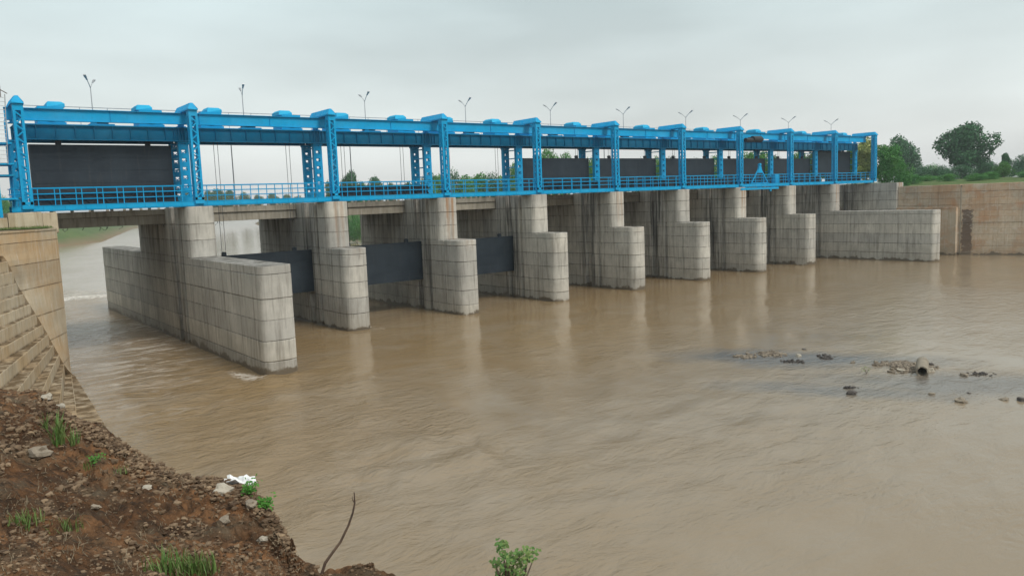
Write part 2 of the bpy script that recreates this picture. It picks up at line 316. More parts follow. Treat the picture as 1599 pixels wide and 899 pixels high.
# ------------------------------------------------------------------ ground, water
def lerp(tab, y):
    if y <= tab[0][0]: return tab[0][1]
    for (a, b), (c, d) in zip(tab, tab[1:]):
        if y <= c: return b+(d-b)*(y-a)/(c-a)
    return tab[-1][1]
XL = [(-3000, -300), (-400, -120), (-150, -60), (-66, -31), (-30, -17), (-5, -6), (2, -1.0), (17, -1.0), (60, -1), (150, 8), (200, 15), (266, 37), (300, 60), (591, 134), (743, 200), (1200, 450), (3000, 1500)]
XR = [(-3000, 600), (-400, 220), (-150, 165), (-60, 136), (-30, 128), (-4, 122.5), (17, 122), (60, 117), (148, 103), (250, 121), (329, 138), (525, 200), (743, 300), (1200, 560), (3000, 1800)]
ys = [-3000, -1500, -700, -400, -250, -150, -100, -80]+list(range(-66, 20, 6))+[20, 26, 34, 44, 60, 80, 100, 125, 148, 170, 200, 235, 266, 300, 329, 370, 420, 480, 525, 591, 660, 743, 900, 1200, 1800, 3000]
offs = [(0, -13.0), (3, -11.0), (8, -9.0), (15, -6.0), (23, -3.6), (32, -2.6), (50, -2.3), (90, -2.0), (170, -1.6), (320, -1.4), (700, -1.3), (1800, -1.2), (3400, -1.0)]
roff = [(0, -13.0), (0.6, -7.0), (1.2, -1.0), (6, -0.92), (14, -0.7), (24, -0.3), (40, 0.1), (80, 0.3), (170, 0.2), (320, -0.2), (700, -1.0), (1800, -1.0), (3400, -1.0)]
vs = []; nrow = 0
for y in ys:
    row = []
    xl, xr = lerp(XL, y), lerp(XR, y)
    near_r = -150 < y < 30
    for d, z in reversed(offs): row.append((xl-d, y, z+(mn.noise(Vector((d*.05, y*.03, 0)))*0.8 if 3 < d < 60 else 0)))
    row.append((xl*.5+xr*.5, y, -14.0))
    for (d, z), (d2, z2) in zip(offs, roff):
        if near_r: row.append((xr+d2, y, z2))
        else:
            row.append((xr+d, y, z+(mn.noise(Vector((d*.05, y*.03, 7)))*0.8 if 3 < d < 60 else 0)))
    nrow = len(row); vs += row
fs = [(j*nrow+i, j*nrow+i+1, (j+1)*nrow+i+1, (j+1)*nrow+i) for j in range(len(ys)-1) for i in range(nrow-1)]
m = MB(); m.add(vs, fs); gr = m.build('ground', M_GRASS, smooth=True); tag(gr, kind='structure')
def ground_z(x, y):
    xl, xr = lerp(XL, y), lerp(XR, y)
    if x < xl: return lerp(offs, xl-x)
    if x > xr: return lerp(roff if -150 < y < 30 else offs, x-xr)
    return -13.0

azs = list(np.radians(np.concatenate([np.arange(-170, -12, 8), np.arange(-12, 82, 0.26), np.arange(82, 186, 8)])))
rs = [4*(3400/4)**(i/250) for i in range(251)]
vs = []
for r_ in rs:
    amp = min(1, 8/r_**0.5)*0.07 if r_ > 1 else 0
    for a in azs:
        x = CAM[0]+r_*math.sin(a); y = CAM[1]+r_*math.cos(a); h = 0
        if r_ < 260 and -0.22 < a < 1.44:
            pt = max(0.3, min(1.2, 0.7+1.2*mn.noise(Vector((x*.06, y*.06, 11))))); h = amp*pt*(1.3*mn.noise(Vector((x*.33+3, y*.5, 0)))+0.7*mn.noise(Vector((x*.9, y*1.2, 5))))
            if x < 13 and y > -40: h *= 3.0
            dd = (y-51-0.1*x)/0.8
            if 0 < x < 14: h += 0.5*math.exp(-dd*dd)*(0.7+0.6*mn.noise(Vector((x*1.2, 0, 0))))+0.15*math.exp(-((y-56)/1.2)**2)
        vs.append((x, y, ZW+h))
n = len(azs); fs = [(j*n+i, (j+1)*n+i, (j+1)*n+i+1, j*n+i+1) for j in range(len(rs)-1) for i in range(n-1)]
fs += [(j*n+n-1, (j+1)*n+n-1, (j+1)*n, j*n) for j in range(len(rs)-1)]
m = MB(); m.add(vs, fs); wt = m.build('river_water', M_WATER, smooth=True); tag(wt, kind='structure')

# ------------------------------------------------------------------ concrete piers
def outline(y_nose, y_end, hw=HW, notches=(), round_end=False, bl=0.95, pw_=2.7):
    """pier plan: half-round nose at the viewer's end, slots cut in both long faces"""
    pts = []
    for i in range(19):                      # right -> nose -> left
        t = math.pi*i/18; c_, s_ = math.cos(t), math.sin(t)
        pts.append((hw*math.copysign(abs(c_)**(2/pw_), c_), y_nose-hw*bl*abs(s_)**(2/pw_)))
    left = []
    for (a, b, d) in notches: left += [(-hw, a), (-hw+d, a+0.01), (-hw+d, b-0.01), (-hw, b)]
    left.append((-hw, y_end))
    right = [(-x, y) for x, y in reversed(left)]
    if round_end: mid = [(-hw*math.cos(t), y_end+hw*math.sin(t)) for t in [math.pi*i/8 for i in range(1, 8)]]
    else: mid = []
    return pts+left+mid+right
SLOT = [(1.55, 2.1, 0.34), (3.3, 4.4, 0.5)]
LIFTS = [-13.2, -11.7, -10.3, -8.9, -7.5, -6.1, -4.72, -4.17]
UP = [-4.17, -2.75, -1.46, -0.02]
def pier(k, y_low, y_far_low, label, vj=(), name='river_pier'):
    t = empty(name, (S*k, 0, 0)); rnd = random.Random(k)
    j = rnd.uniform(-0.38, 0.38); bl_ = 0.55 if k in (1, 9) else 0.95
    nl = [(v, v+0.10, 0.08) for v in vj if v > y_low+0.1]
    zs = [LIFTS[0]]+[z+j*(0 < i < 6) for i, z in enumerate(LIFTS[1:-1], 1)]+[LIFTS[-1]]
    for a, b in zip(zs, zs[1:]):
        w_ = HW+rnd.uniform(-0.006, 0.012)
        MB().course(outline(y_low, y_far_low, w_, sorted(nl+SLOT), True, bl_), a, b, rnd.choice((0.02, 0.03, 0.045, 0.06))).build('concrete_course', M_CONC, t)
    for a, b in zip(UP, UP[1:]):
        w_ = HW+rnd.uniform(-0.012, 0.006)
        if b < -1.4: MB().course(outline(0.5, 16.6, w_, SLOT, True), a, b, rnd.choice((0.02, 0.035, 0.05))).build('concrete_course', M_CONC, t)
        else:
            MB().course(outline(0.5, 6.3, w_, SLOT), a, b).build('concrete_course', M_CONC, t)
    c = MB().box(-0.7, 0.7, 7.0, 16.2, -1.46, -1.40).build('bearing_pad', M_BRIDGE, t)
    return tag(t, label, 'pier', 'concrete piers of the dam')
pl = {1: 'longest concrete pier with its wall reaching toward the viewer, nearest on the left'}
pier(1, -15.4, 35.7, 'nearest and leftmost pier, with a long low concrete wall running out into the river', vj=(-9.2, -3.2, 18.5))
marks = {2: 'second concrete pier from the left, rust streak down its round nose above the low block', 3: 'third concrete pier from the left, dark drip stains on its low round nose',
         4: 'fourth concrete pier from the left, right of the last lowered gate', 5: 'fifth concrete pier from the left, in the middle of the dam', 6: 'sixth concrete pier from the left, stained low round nose',
         7: 'seventh concrete pier from the left, under the black hoist bay', 8: 'eighth concrete pier from the left, last short one before the long right wall'}
for k in range(2, 9): pier(k, -2.7, 16.6, marks[k], vj=(-1.0,))
pier(9, -15.1, 16.6, 'rightmost pier, with a long low concrete wall in front of the right bank', vj=(-3.4,))

# left abutment block and its ledge
t = empty('left_abutment', (0, 0, 0)); tag(t, 'left bank abutment of pale concrete blocks carrying the end of the blue gantry', 'abutment')
for i, (a, b) in enumerate(((-13.2, -9.5), (-9.5, -6.8), (-6.8, -4.1), (-4.1, -1.25))):
    MB().course([(-9, -3.95+0.0), (1.13, -3.95), (1.13, 30), (-9, 30)], a, b).build('concrete_course', M_STEP, t)
MB().course([(-3.4, -0.9), (-1.4, -0.9), (-1.4, 6.3), (-3.4, 6.3)], -1.25, -0.35).build('concrete_block', M_STEP, t)
MB().course([(-1.36, -1.0), (0.72, -1.0), (0.72, 6.3), (-1.36, 6.3)], -1.25, -0.03).build('concrete_block', M_STEP, t)
MB().course([(0.76, -0.8), (1.7, -0.8), (1.7, 6.3), (0.76, 6.3)], -1.6, -0.10).build('concrete_block', M_STEP, t)
# warped wing wall: a sheer edge at the river that leans back to meet the steps
DY = lambda py: -10.5+4.5*(py-395)/195.0
diag_px = [(0, 397), (8.6, 408), (17, 424.6), (23, 442), (34, 459), (44.5, 475), (54, 490), (64.5, 507), (73.5, 522), (82, 538), (91, 553), (99, 568), (111, 584.6), (119, 597)]
diag = [un(x, y, 'y', DY(y)) for x, y in diag_px]; diag[-1] = np.array([1.08, -5.85, -11.33])
def diag_at(z):
    for a, b in zip(diag, diag[1:]):
        if a[2] >= z >= b[2]:
            f = (a[2]-z)/(a[2]-b[2]); return a+(b-a)*f
    return diag[0] if z > diag[0][2] else np.array([1.08, -5.85, z])
t = t_ww = empty('wing_wall', (1.15, -4, ZW)); tag(t, 'tan concrete wing wall narrowing down to the water at the left bank', 'wall')
ztop = -1.22; levels = [ztop, -1.95, -3.35, -4.95, -6.75, -8.5, -10.3, -12.2]
def wall_pt(u, z):                          # u 0 = river edge, 1 = meets the steps
    Rr = np.array([1.15-0.10*max(0, -8-z)/3, -4-0.15*max(0, -9-z), z]); D = diag_at(z)
    if z > diag[0][2]:
        D = Rr+(diag[0]-Rr)*2.2; D[2] = z; return Rr+(D-Rr)*u
    p = Rr+(D-Rr)*u
    if u > 1: p = np.array([D[0], D[1], z])+np.array([-1.0, 0.9, 0])*(u-1)*3
    return p
for a, b in zip(levels, levels[1:]):
    m = MB(); nu = 16; zs = [a-0.03+0.03*0, a-0.04, b+0.02, b]; P = []
    sub = [a]+[a-0.035]+[a+(b-a)*q for q in (0.25, 0.5, 0.75)]+[b+0.01, b]
    for i, z in enumerate(sub):
        back = 0.05 if z in (a, b) else 0.0
        for q in range(nu+1):
            p = wall_pt(q/nu*(1.0 if z > diag[0][2] else 1.3), z); P.append((p[0]-back*0.6, p[1]+back, p[2]))
    ns = len(sub); fs = [(i*(nu+1)+q, i*(nu+1)+q+1, (i+1)*(nu+1)+q+1, (i+1)*(nu+1)+q) for i in range(ns-1) for q in range(nu)]
    m.add(P, fs); n0 = len(P); m.add([(x-0.5, y+1.2, z) for x, y, z in P], [tuple(reversed(f)) for f in fs])
    m.f += [(q, n0+q, n0+q+1, q+1) for q in range(nu)]
    m.build('concrete_course', M_TAN, t, smooth=False)
P = [wall_pt(q/16, ztop) for q in range(17)]
m = MB()
m.add([(p[0]+0.02, p[1]-0.05, z) for z in (ztop-0.10, ztop+0.02) for p in P]+[(p[0]-1.0, p[1]+2.5, ztop+0.02) for p in P],
      [(q, q+1, 17+q+1, 17+q) for q in range(16)]+[(17+q, 17+q+1, 34+q+1, 34+q) for q in range(16)])
m.build('coping', M_STEP, t)
m = MB(); g0 = random.Random(3)
m.add([(-6, -8, -1.20), (-3.2, -5.0, -1.14), (1.05, -3.8, -1.17), (1.05, -0.7, -1.13), (-9, -0.7, -1.0), (-9, -8, -1.1)], [(0, 1, 2, 3, 4, 5)])
for i in range(900):
    x = g0.uniform(-3.4, 1.0); y = g0.uniform(-4.6, -1.0); h = g0.uniform(.05, .22)
    if y < -4 and x > -1: continue
    m.add([(x, y, -1.16), (x+.03, y, -1.16), (x+g0.uniform(-.08, .08), y+g0.uniform(-.08, .08), -1.16+h)], [(0, 1, 2)])
tag(m.build('ledge_grass', M_GRASS), 'thin grass on the ledge above the tan wing wall', 'grass', kind='stuff')

rebase(t_ww)
# stepped revetment
t = t_sb = empty('stepped_bank', (0, -10, ZW)); tag(t, 'stepped tan concrete bank protection fanning down to the river on the left', 'steps')
nose2 = {2: (0, 428.5), 3: (0, 448), 4: (0, 471.3), 5: (0, 491.3), 6: (0, 515.6), 7: (0, 544), 8: (0, 583), 9: (28, 606), 10: (64.5, 610), 11: (93.4, 622), 12: (118, 645)}
lines = []
for j in range(1, 14):
    A = diag[j] if j < len(diag) else diag[-1]; A = A.copy(); z = A[2]
    if j in nose2:
        Bp = un(*nose2[j], 'z', z); d = Bp-A; d /= np.linalg.norm(d)
        if d[1] > 0: d = -d
    else: d = None
    lines.append([A, d])
az = [math.degrees(math.atan2(-d[0], -d[1])) if d is not None else None for A, d in lines]
azf = [22.5, 22.2, 21.8, 21.2, 20.6, 19.8, 18.7, 15.7, 13.3, 11.3, 8.8, 7.3, 3.5]
print('STEP AZ', [round(a, 1) if a else a for a in az])
azu = [19 if a is None else a for a in az]
step_lines = []
for i, (A, d) in enumerate(lines):
    a = R(azf[i]); dd = np.array([-math.sin(a), -math.cos(a), 0]); step_lines.append((A, dd))
for i in range(len(step_lines)):
    A, d = step_lines[i]; z = A[2]; zprev = step_lines[i-1][0][2] if i else z+0.7
    znext = step_lines[i+1][0][2] if i+1 < len(step_lines) else -13.0
    # in plan: nosing (outer edge) and a strip running back under the step above
    seg = 14; LEN = 60; rnd = random.Random(i)
    out_ = [A+d*(LEN*q/seg)+np.array([rnd.uniform(-.02, .02), 0, 0]) for q in range(seg+1)]
    out_[0] = A-d*0.3
    inn = [p-np.array([2.6+0.25*q, -0.6, 0]) for q, p in enumerate(out_)]
    out_[0] = A-d*0.3; n_ = seg+1
    V = [(p[0], p[1], z) for p in out_]+[(p[0], p[1], z+0.0) for p in inn]+[(p[0]+0.03, p[1], z-0.05) for p in out_]+[(p[0]+0.03, p[1], znext-0.02) for p in out_]
    F = []
    for q in range(seg):
        F += [(q, q+1, n_+q+1, n_+q), (2*n_+q, 2*n_+q+1, q+1, q), (3*n_+q, 3*n_+q+1, 2*n_+q+1, 2*n_+q)]
    F += [(0, n_, 2*n_), ]
    m = MB(); m.add(V, F)
    # end face toward the dam
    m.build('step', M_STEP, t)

# right bank: abutment, guide wall ledge, tan retaining wall in courses
rebase(t_sb)
t = t_ra = empty('right_abutment', (120, 0, 0)); tag(t, 'grey concrete abutment at the right end of the blue gantry', 'abutment')
for a, b in ((-13.2, -9.2), (-9.2, -6.8), (-6.8, -4.4), (-4.4, -2.9), (-2.9, -1.5), (-1.5, -0.12)):
    MB().course([(118.85, -4.4), (121.0, -4.4), (121.0, 20), (118.85, 20), (118.85, 4.35), (119.25, 4.3), (119.25, 3.4), (118.85, 3.35)], a, b).build('concrete_course', M_CONC, t)
rebase(t_ra)
t = t_rw = empty('right_retaining_wall', (120, -10, ZW)); tag(t, 'long orange stained retaining wall along the right bank', 'wall')
pw = [(119.3, -4.45), (119.5, -9.0), (119.75, -13.6)]; pw2 = [(119.95, -13.75), (121.2, -17.5), (122.7, -21.4), (127, -34), (133, -55), (140, -80), (150, -120), (170, -200)]
def strip(poly, back): return [(x, y) for x, y in poly]+[(x+back, y+0.3) for x, y in reversed(poly)]
rnd = random.Random(5); zz_ = [-13.2, -11.0, -10.2, -9.3, -8.4, -7.5, -6.6, -5.7, -4.85, -3.9, -2.9, -1.9, -0.78]
for a, b in zip(zz_, zz_[1:]):
    o_ = rnd.uniform(-.02, .02)
    MB().course(strip([(x+o_, y) for x, y in pw], 1.6), a, b, 0.05).build('concrete_course', M_RWALL, t)
    bt = (b+a)/2*-0.0
    MB().course(strip([(x+o_*2-(-6-(a+b)/2)*0.03, y) for x, y in pw2], 1.8), a, b, 0.05).build('concrete_course', M_RWALL, t)
MB().course([(118.7, -4.5), (119.28, -4.5), (119.72, -13.4), (119.0, -13.4)], -13.2, -4.2).build('low_plinth', M_RWALL, t)
MB().box(119.9, 121.6, -13.74, -13.61, -13, -0.9).build('joint_filler', M_BRIDGE, t)

# ------------------------------------------------------------------ road bridge behind the gates
rebase(t_rw)
t = t_br = empty('road_bridge', (0, 11, 0)); tag(t, 'grey concrete road bridge running behind the gates on the piers', 'bridge')
for k in range(10):
    x0, x1 = S*k+0.05+(1.2 if k == 0 else 0), S*k+S-0.05
    mm = MB(); mm.box(x0, x1, 6.55, 6.95, -1.40, -0.62).build('edge_beam', M_BRIDGE, t)
    MB().box(x0, x1, 15.9, 16.3, -1.40, -0.62).build('edge_beam', M_BRIDGE, t)
    for y in (9.0, 11.4, 13.8): MB().box(x0, x1, y-0.2, y+0.2, -1.40, -0.62).build('inner_beam', M_BRIDGE, t)
    MB().box(x0, x1, 6.4, 16.5, -0.60, -0.12).build('deck_slab', M_BRIDGE, t)
    for i in range(8):
        x = S*k+0.8+1.48*i
        if x < 1.6: continue
        for y in (6.5, 16.3): MB().box(x-0.11, x+0.11, y-0.1, y+0.1, -0.115, 0.36).build('kerb_post', M_BRIDGE, t)
for y in (6.5, 16.3): MB().tube([(1.5, y, 0.22), (120, y, 0.22)], 0.045).build('guard_rail', M_GALV, t)
rnd = random.Random(11)
rb = MB()
for k in (0, 1, 3):
    for i in range(11):
        x = S*k+1.6+rnd.uniform(0, 9.2); rb.tube([(x, 6.6, -1.38), (x+rnd.uniform(-.1, .1), 6.55, -1.5), (x+rnd.uniform(-.3, .3), 6.5, -1.5-rnd.uniform(.08, .3))], 0.025, 5)
tag(rb.build('loose_rebar', M_BLACK, t), kind='stuff')
rebase(t_br)

# ------------------------------------------------------------------ blue steel portal frames
def laced(m, x0, x1, y0, y1, z0, z1, ch, pitch, lac):
    for x in (x0, x1):
        for y in (y0, y1):
            m.box(x-ch/2, x+ch/2, y-ch/2, y+ch/2, z0, z1)
def frame():
    t = empty('portal_frame')
    m = MB(); hx = 0.25; cw = 0.17
    for x in (-hx, hx):
        for y in (-hx, hx): m.box(x-cw/2, x+cw/2, y-cw/2, y+cw/2, 0.45, 7.66)
    m.box(-0.36, 0.36, -0.34, 0.34, 0.20, 0.47); m.box(-0.33, 0.33, -0.33, 0.33, 7.2, 7.66)
    m.box(-0.335, 0.335, -0.335, 0.335, 0.5, 0.72)
    fc = m.build('front_column', M_BLUE, t)
    lc = MB(); z = 0.72; s = 1; p = 0.46
    while z+p < 7.2:
        for q in (-hx-0.078, hx+0.078):
            lc.bar((-hx*s, q, z), (hx*s, q, z+p), 0.09, 0.018, (0, 1, 0)); lc.bar((q, -hx*s, z), (q, hx*s, z+p), 0.09, 0.018, (1, 0, 0))
        z += p; s = -s
    lc.build('lacing_bars', M_BLUE, fc)
    m = MB(); prof = [(-0.38, 7.68), (0.38, 7.68), (0.38, 7.78), (0.10, 8.26), (-0.10, 8.26), (-0.38, 7.78)]
    y0s = [-0.47, -0.47, -0.47, -0.12, -0.12, -0.47]
    V = [(x, y, z) for (x, z), y in zip(prof, y0s)]+[(x, 3.75, z) for x, z in prof]
    m.add(V, [(0, 1, 2, 3, 4, 5), tuple(reversed(range(6, 12)))]+[(i, 6+i, 6+(i+1) % 6, (i+1) % 6) for i in range(6)])
    cb = m.build('cross_beam', M_BLUE, t)
    m = MB()
    for i in range(6):
        y = 0.15+i*0.62
        for sx in (-1, 1): m.bar((sx*0.40, y, 7.70), (sx*0.12, y, 8.25), 0.03, 0.06, (1, 0, 0))
    m.box(-0.42, 0.42, -0.3, 3.75, 7.655, 7.678)
    m.build('stiffener', M_BLUE, cb)
    for yy, nm in ((3.3, 'near_leg'), (5.72, 'far_leg')):
        m = MB()
        for x in (-0.3, 0.3): m.box(x-0.11, x+0.11, yy-0.2, yy+0.2, 0.02, 5.40)
        m.box(-0.46, 0.46, yy-0.3, yy+0.3, 0.0, 0.16); m.box(-0.45, 0.45, yy-0.28, yy+0.28, 5.27, 5.415)
        lg = m.build('trestle_leg', M_BLUE, t)
        m = MB(); z = 0.45
        while z < 5.0:
            for q in (-0.21, 0.21): m.box(-0.21, 0.21, yy+q-0.012, yy+q+0.012, z, z+0.44)
            m.bar((-.21, yy-.2, z+.36), (.21, yy-.2, z+.66), .07, .02, (0, 1, 0)); m.bar((-.21, yy+.2, z+.66), (.21, yy+.2, z+.36), .07, .02, (0, 1, 0))
            for sx in (-.386, .386): m.bar((sx, yy-.2, z), (sx, yy+.2, z+.33), .05, .02, (1, 0, 0))
            z += 0.72
        m.build('batten_plates', M_BLUE, lg)
    for z in (1.25, 2.2, 3.15, 4.1, 5.0): MB().bar((-0.3, 3.5, z), (-0.3, 5.52, z), 0.09, 0.11).build('tie_bar', M_BLUE, t)
    m = MB(); m.box(-0.22, 0.22, 3.15, 3.5, 6.70, 7.655); m.box(-.35, .35, 3.05, 3.6, 6.625, 6.70); m.build('top_post', M_BLUE, t)
    m = MB(); m.box(-0.12, 0.12, 1.5, 1.7, 7.625, 7.654); m.box(-.3, .3, 1.42, 1.78, 7.612, 7.63); m.build('beam_hanger', M_BLUE, t)
    return t
fr = frame()
for k in range(11):
    o_ = fr if k == 0 else copy_tree(fr)
    o_.location = (S*k, 0, 0)
    tag(o_, 'blue steel portal frame with laced front column, '+{0: 'leftmost, on the left abutment', 1: 'standing on the nearest pier', 10: 'rightmost, on the right abutment'}.get(k, 'standing on the %s pier from the left' % ORD[k-1]), 'steel frame', 'portal frames along the dam')

# runway beam for the travelling hoist
t = empty('runway_beam', (0, 1.6, 7.15)); tag(t, 'bright blue runway beam carried along the whole top front of the gantry', 'beam')
for k in range(10):
    x0, x1 = S*k+(-0.7 if k == 0 else 0.012), S*k+S+(0.3 if k == 9 else 0)-0.012
    m = MB(); m.box(x0, x1, -0.02, 0.02, -0.42, 0.42); m.box(x0, x1, -0.2, 0.2, 0.42, 0.46); m.box(x0, x1, -0.17, 0.17, -0.46, -0.42)
    s_ = m.build('beam_segment', M_BLUE, t)
    MB().box(S*k-0.25, S*k+0.25, -0.05, 0.05, -0.38, 0.38).build('splice_plate', M_BLUE, t)
    m = MB(); xx = x0+1
    while xx < x1-0.5: m.box(xx-0.006, xx+0.006, -0.10, -0.02, -0.41, 0.41); xx += 6.0
    m.build('stiffener', M_BLUE, s_)

# hoist bridge spans
def hoist_span():
    t = empty('hoist_bridge_span')
    for y, s in ((2.95, -1), (5.85, 1)):
        m = MB(); m.box(0.02, 11.98, y-0.02, y+0.02, 5.49, 6.51); m.box(0.02, 11.98, y-0.22, y+0.22, 5.42, 5.49); m.box(0.02, 11.98, y-0.2, y+0.2, 6.51, 6.57)
        gd = m.build('plate_girder', M_BLUE_SHADED, t)
        for x in [0.12, 0.4, 0.75]+[1.35+1.32*i for i in range(8)]+[11.25, 11.6, 11.88]:
            MB().box(x-0.02, x+0.02, y-0.17, y+0.17, 5.495, 6.505).build('stiffener', M_BLUE_SHADED, gd)
    m = MB(); m.box(0.02, 11.98, 2.8, 6.3, 6.575, 6.615); m.build('platform_plate', M_BLUE, t)
    m = MB()
    for x in (3, 6, 9): m.box(x-0.08, x+0.08, 3.0, 5.8, 5.6, 6.4)
    m.build('cross_girder', M_BLUE_SHADED, t)
    for i in range(6): MB().tube([(0.9+2.05*i, 6.2, 6.62), (0.9+2.05*i, 6.2, 8.35)], 0.028, 6).build('handrail_post', M_GALV, t)
    for z in (7.6, 8.35): MB().tube([(0, 6.2, z), (12, 6.2, z)], 0.03, 6).build('handrail', M_GALV, t)
    return t
hs = hoist_span()
for k in range(10):
    o_ = hs if k == 0 else copy_tree(hs); o_.location = (S*k, 0, 0)
    tag(o_, 'deep blue plate girders with hoist platform over the %s bay from the left' % ordl(k, 10), 'girder bridge', 'hoist bridge spans between the frames')

# rope drum hoists: two per bay, and a drive motor in the middle of the bay
def hoist(flip):
    t = empty('rope_hoist')
    f = -1 if flip else 1
    def X(a, b): return (min(a*f, b*f), max(a*f, b*f))
    a, b = X(-0.75, 1.2); MB().box(a, b, 3.1, 5.7, 6.62, 6.8).build('base_frame', M_BLUE, t)
    a, b = X(-0.65, 1.1); MB().box(a, b, 3.2, 5.5, 6.8, 7.98).build('gear_case', M_BLUE, t)
    m = MB(); pr = [(0.0, 7.985), (0.0, 8.2), (0.15, 8.42), (1.05, 8.42), (1.25, 8.25), (1.25, 7.985)]
    V = [(x*f, y, z) for y in (3.5, 5.2) for x, z in pr]
    V = [(x, y+(0.25 if z > 8.3 and y < 4 else 0)-(0.25 if z > 8.3 and y > 5 else 0), z) for x, y, z in V]
    F = [(0, 1, 2, 3, 4, 5), (11, 10, 9, 8, 7, 6)]+[(i, 6+i, 6+(i+1) % 6, (i+1) % 6) for i in range(6)]
    m.add(V, F if f < 0 else [tuple(reversed(q)) for q in F]); m.build('rounded_cover', M_PALEBLUE, t)
    MB().tube([(0.2*f, 3.19, 7.2), (0.2*f, 3.0, 7.2)], 0.3, 12).build('drum_end', M_BLUE_SHADED, t)
    return t
for s_, px_ in ((False, 2.3), (True, 9.9)):
    h0 = hoist(s_)
    for k in range(10):
        o_ = h0 if k == 0 else copy_tree(h0); o_.location = (S*k+px_, 0, 0)
        tag(o_, 'blue rope hoist with pale rounded cover at the %s end of the %s bay' % ('right' if s_ else 'left', ordl(k, 10)), 'hoist', 'rope hoists on top of the gantry')
def motor():
    t = empty('drive_motor')
    MB().box(-0.9, 0.9, 3.6, 4.8, 6.62, 6.8).build('motor_base', M_BLUE_SHADED, t)
    MB().tube([(-0.7, 4.2, 7.05), (0.5, 4.2, 7.05)], [0.28, 0.28], 12).build('motor_body', M_BLACK, t)
    MB().tube([(-2.2, 4.2, 7.0), (2.2, 4.2, 7.0)], 0.06, 8).build('drive_shaft', M_GALV, t)
    return t
mo = motor()
for k in range(10):
    o_ = mo if k == 0 else copy_tree(mo); o_.location = (S*k+6.1, 0, 0)
    tag(o_, 'dark drive motor and shaft on the hoist platform, mid span of the %s bay' % ordl(k, 10), 'motor', 'drive motors on the hoist platform')

# walkway with blue railings
def walkway(x0):
    t = empty('walkway_span')
    m = MB(); m.box(x0, 11.99, -0.02, 0.02, 0.04, 0.39); m.box(x0, 11.99, -0.12, 0.10, 0.39, 0.43); m.box(x0, 11.99, -0.12, 0.10, 0.0, 0.04); m.box(x0, 11.99, -0.105, -0.02, 0.06, 0.37)
    eb = m.build('edge_beam', M_BLUE, t)
    m = MB(); x = x0+0.6
    while x < 11.8: m.box(x-0.012, x+0.012, -0.118, -0.105, 0.05, 0.38); x += 1.38
    m.build('stiffener', M_BLUE_SHADED, eb)
    m = MB(); m.box(x0, 11.99, 1.45, 1.6, 0.0, 0.43); m.build('edge_beam', M_BLUE, t)
    MB().box(x0, 11.99, 0.11, 1.44, 0.39, 0.425).build('deck_plate', M_BLUE_SHADED, t)
    for i in range(7): MB().box(1.4+1.5*i, 1.5+1.5*i, 0.03, 1.44, 0.1, 0.38).build('cross_member', M_BLUE_SHADED, t)
    for y, off in ((-0.03, 0.7), (1.5, 0.55)):
        for i in range(8 if x0 > -.5 else 9):
            x = off+1.43*i if x0 > -.5 else off+1.43*(i-1)
            if abs(x) < 0.35: continue
            MB().box(x-0.028, x+0.028, y-0.028, y+0.028, 0.43, 1.66).build('post', M_BLUE, t)
        for z in (0.86, 1.28, 1.69):
            MB().tube([(x0, y, z), (12, y, z)], 0.031 if z > 1.6 else 0.024, 6).build('rail', M_BLUE, t)
    return t
wk0 = walkway(-1.0); tag(wk0, 'blue walkway and railing in front of the leftmost bay', 'walkway', 'railed walkway spans along the dam')
wk = walkway(0.01)
for k in range(1, 10):
    o_ = wk if k == 1 else copy_tree(wk); o_.location = (S*k, 0, 0)
    tag(o_, 'blue walkway and railing in front of the %s bay' % ordl(k, 10), 'walkway', 'railed walkway spans along the dam')

# gates
def gate(h, dark_ribs=True):
    t = empty('gate_leaf'); W2 = 5.05
    n_ = 4; dz = h/n_
    for i in range(n_): MB().box(-W2, W2, -0.16, -0.14, i*dz+0.012, (i+1)*dz-0.012).build('skin_plate', M_GATE, t)
    for i in range(5):
        z = i*h/4; MB().box(-W2+.05, W2-.05, -0.139, 0.5, max(0.0, z-0.03), min(h, z+0.03)).build('rib', M_GATE, t)
    for s_ in (-1, 1): MB().box(s_*W2-0.07, s_*W2+0.07, -0.2, 0.5, 0, h).build('side_frame', M_GATE, t)
    for x in (-3, 0, 3): MB().box(x-0.03, x+0.03, -0.138, 0.45, 0.03, h-0.03).build('web_plate', M_GATE, t)
    m = MB()
    for x in (-3.1, 3.4): m.box(x-0.2, x+0.2, 0.0, 0.2, h, h+0.28); m.tube([(x, -.05, h+.2), (x, .3, h+.2)], .16, 10)
    m.build('lifting_lug', M_GATE, t)
    return t
g_hi = gate(4.0); g_lo = gate(3.95)
for k in range(10):
    low = k in (1, 2, 3)
    src = g_lo if low else g_hi
    o_ = src if k in (0, 1) else copy_tree(src)
    ztop_ = {0: 5.14, 9: 5.32, 1: -4.43, 2: -4.40, 3: -4.55}.get(k, 4.15)
    h = 3.95 if low else 4.0
    o_.location = (S*k+6, 3.85, ztop_-h)
    if low: lab = {1: 'dark steel gate lowered below the deck in the second bay from the left', 2: 'lowered dark steel gate in the third bay from the left', 3: 'lowered dark steel gate in the fourth bay, rightmost of the lowered ones'}[k]
    else: lab = {0: 'large dark steel gate hoisted high in the leftmost bay', 9: 'dark steel gate hoisted high in the rightmost bay'}.get(k, 'raised dark steel gate in the %s bay from the left, sky showing above it' % ordl(k, 10))
    tag(o_, lab, 'gate', 'steel gates of the dam')
    for side, off in (('left', 2.9), ('right', 9.4)):
        m = MB()
        for q in (-0.17, 0.17): m.tube([(S*k+off+q, 3.9, ztop_+0.2), (S*k+off+q, 3.9, 5.5)], 0.022, 5)
        ro = m.build('hoist_rope', M_ROPE); ro['label'] = 'pair of thin hoist ropes at the %s side of the %s bay' % (side, ordl(k, 10))
        tag(ro, cat='rope', group='hoist ropes holding the gates')

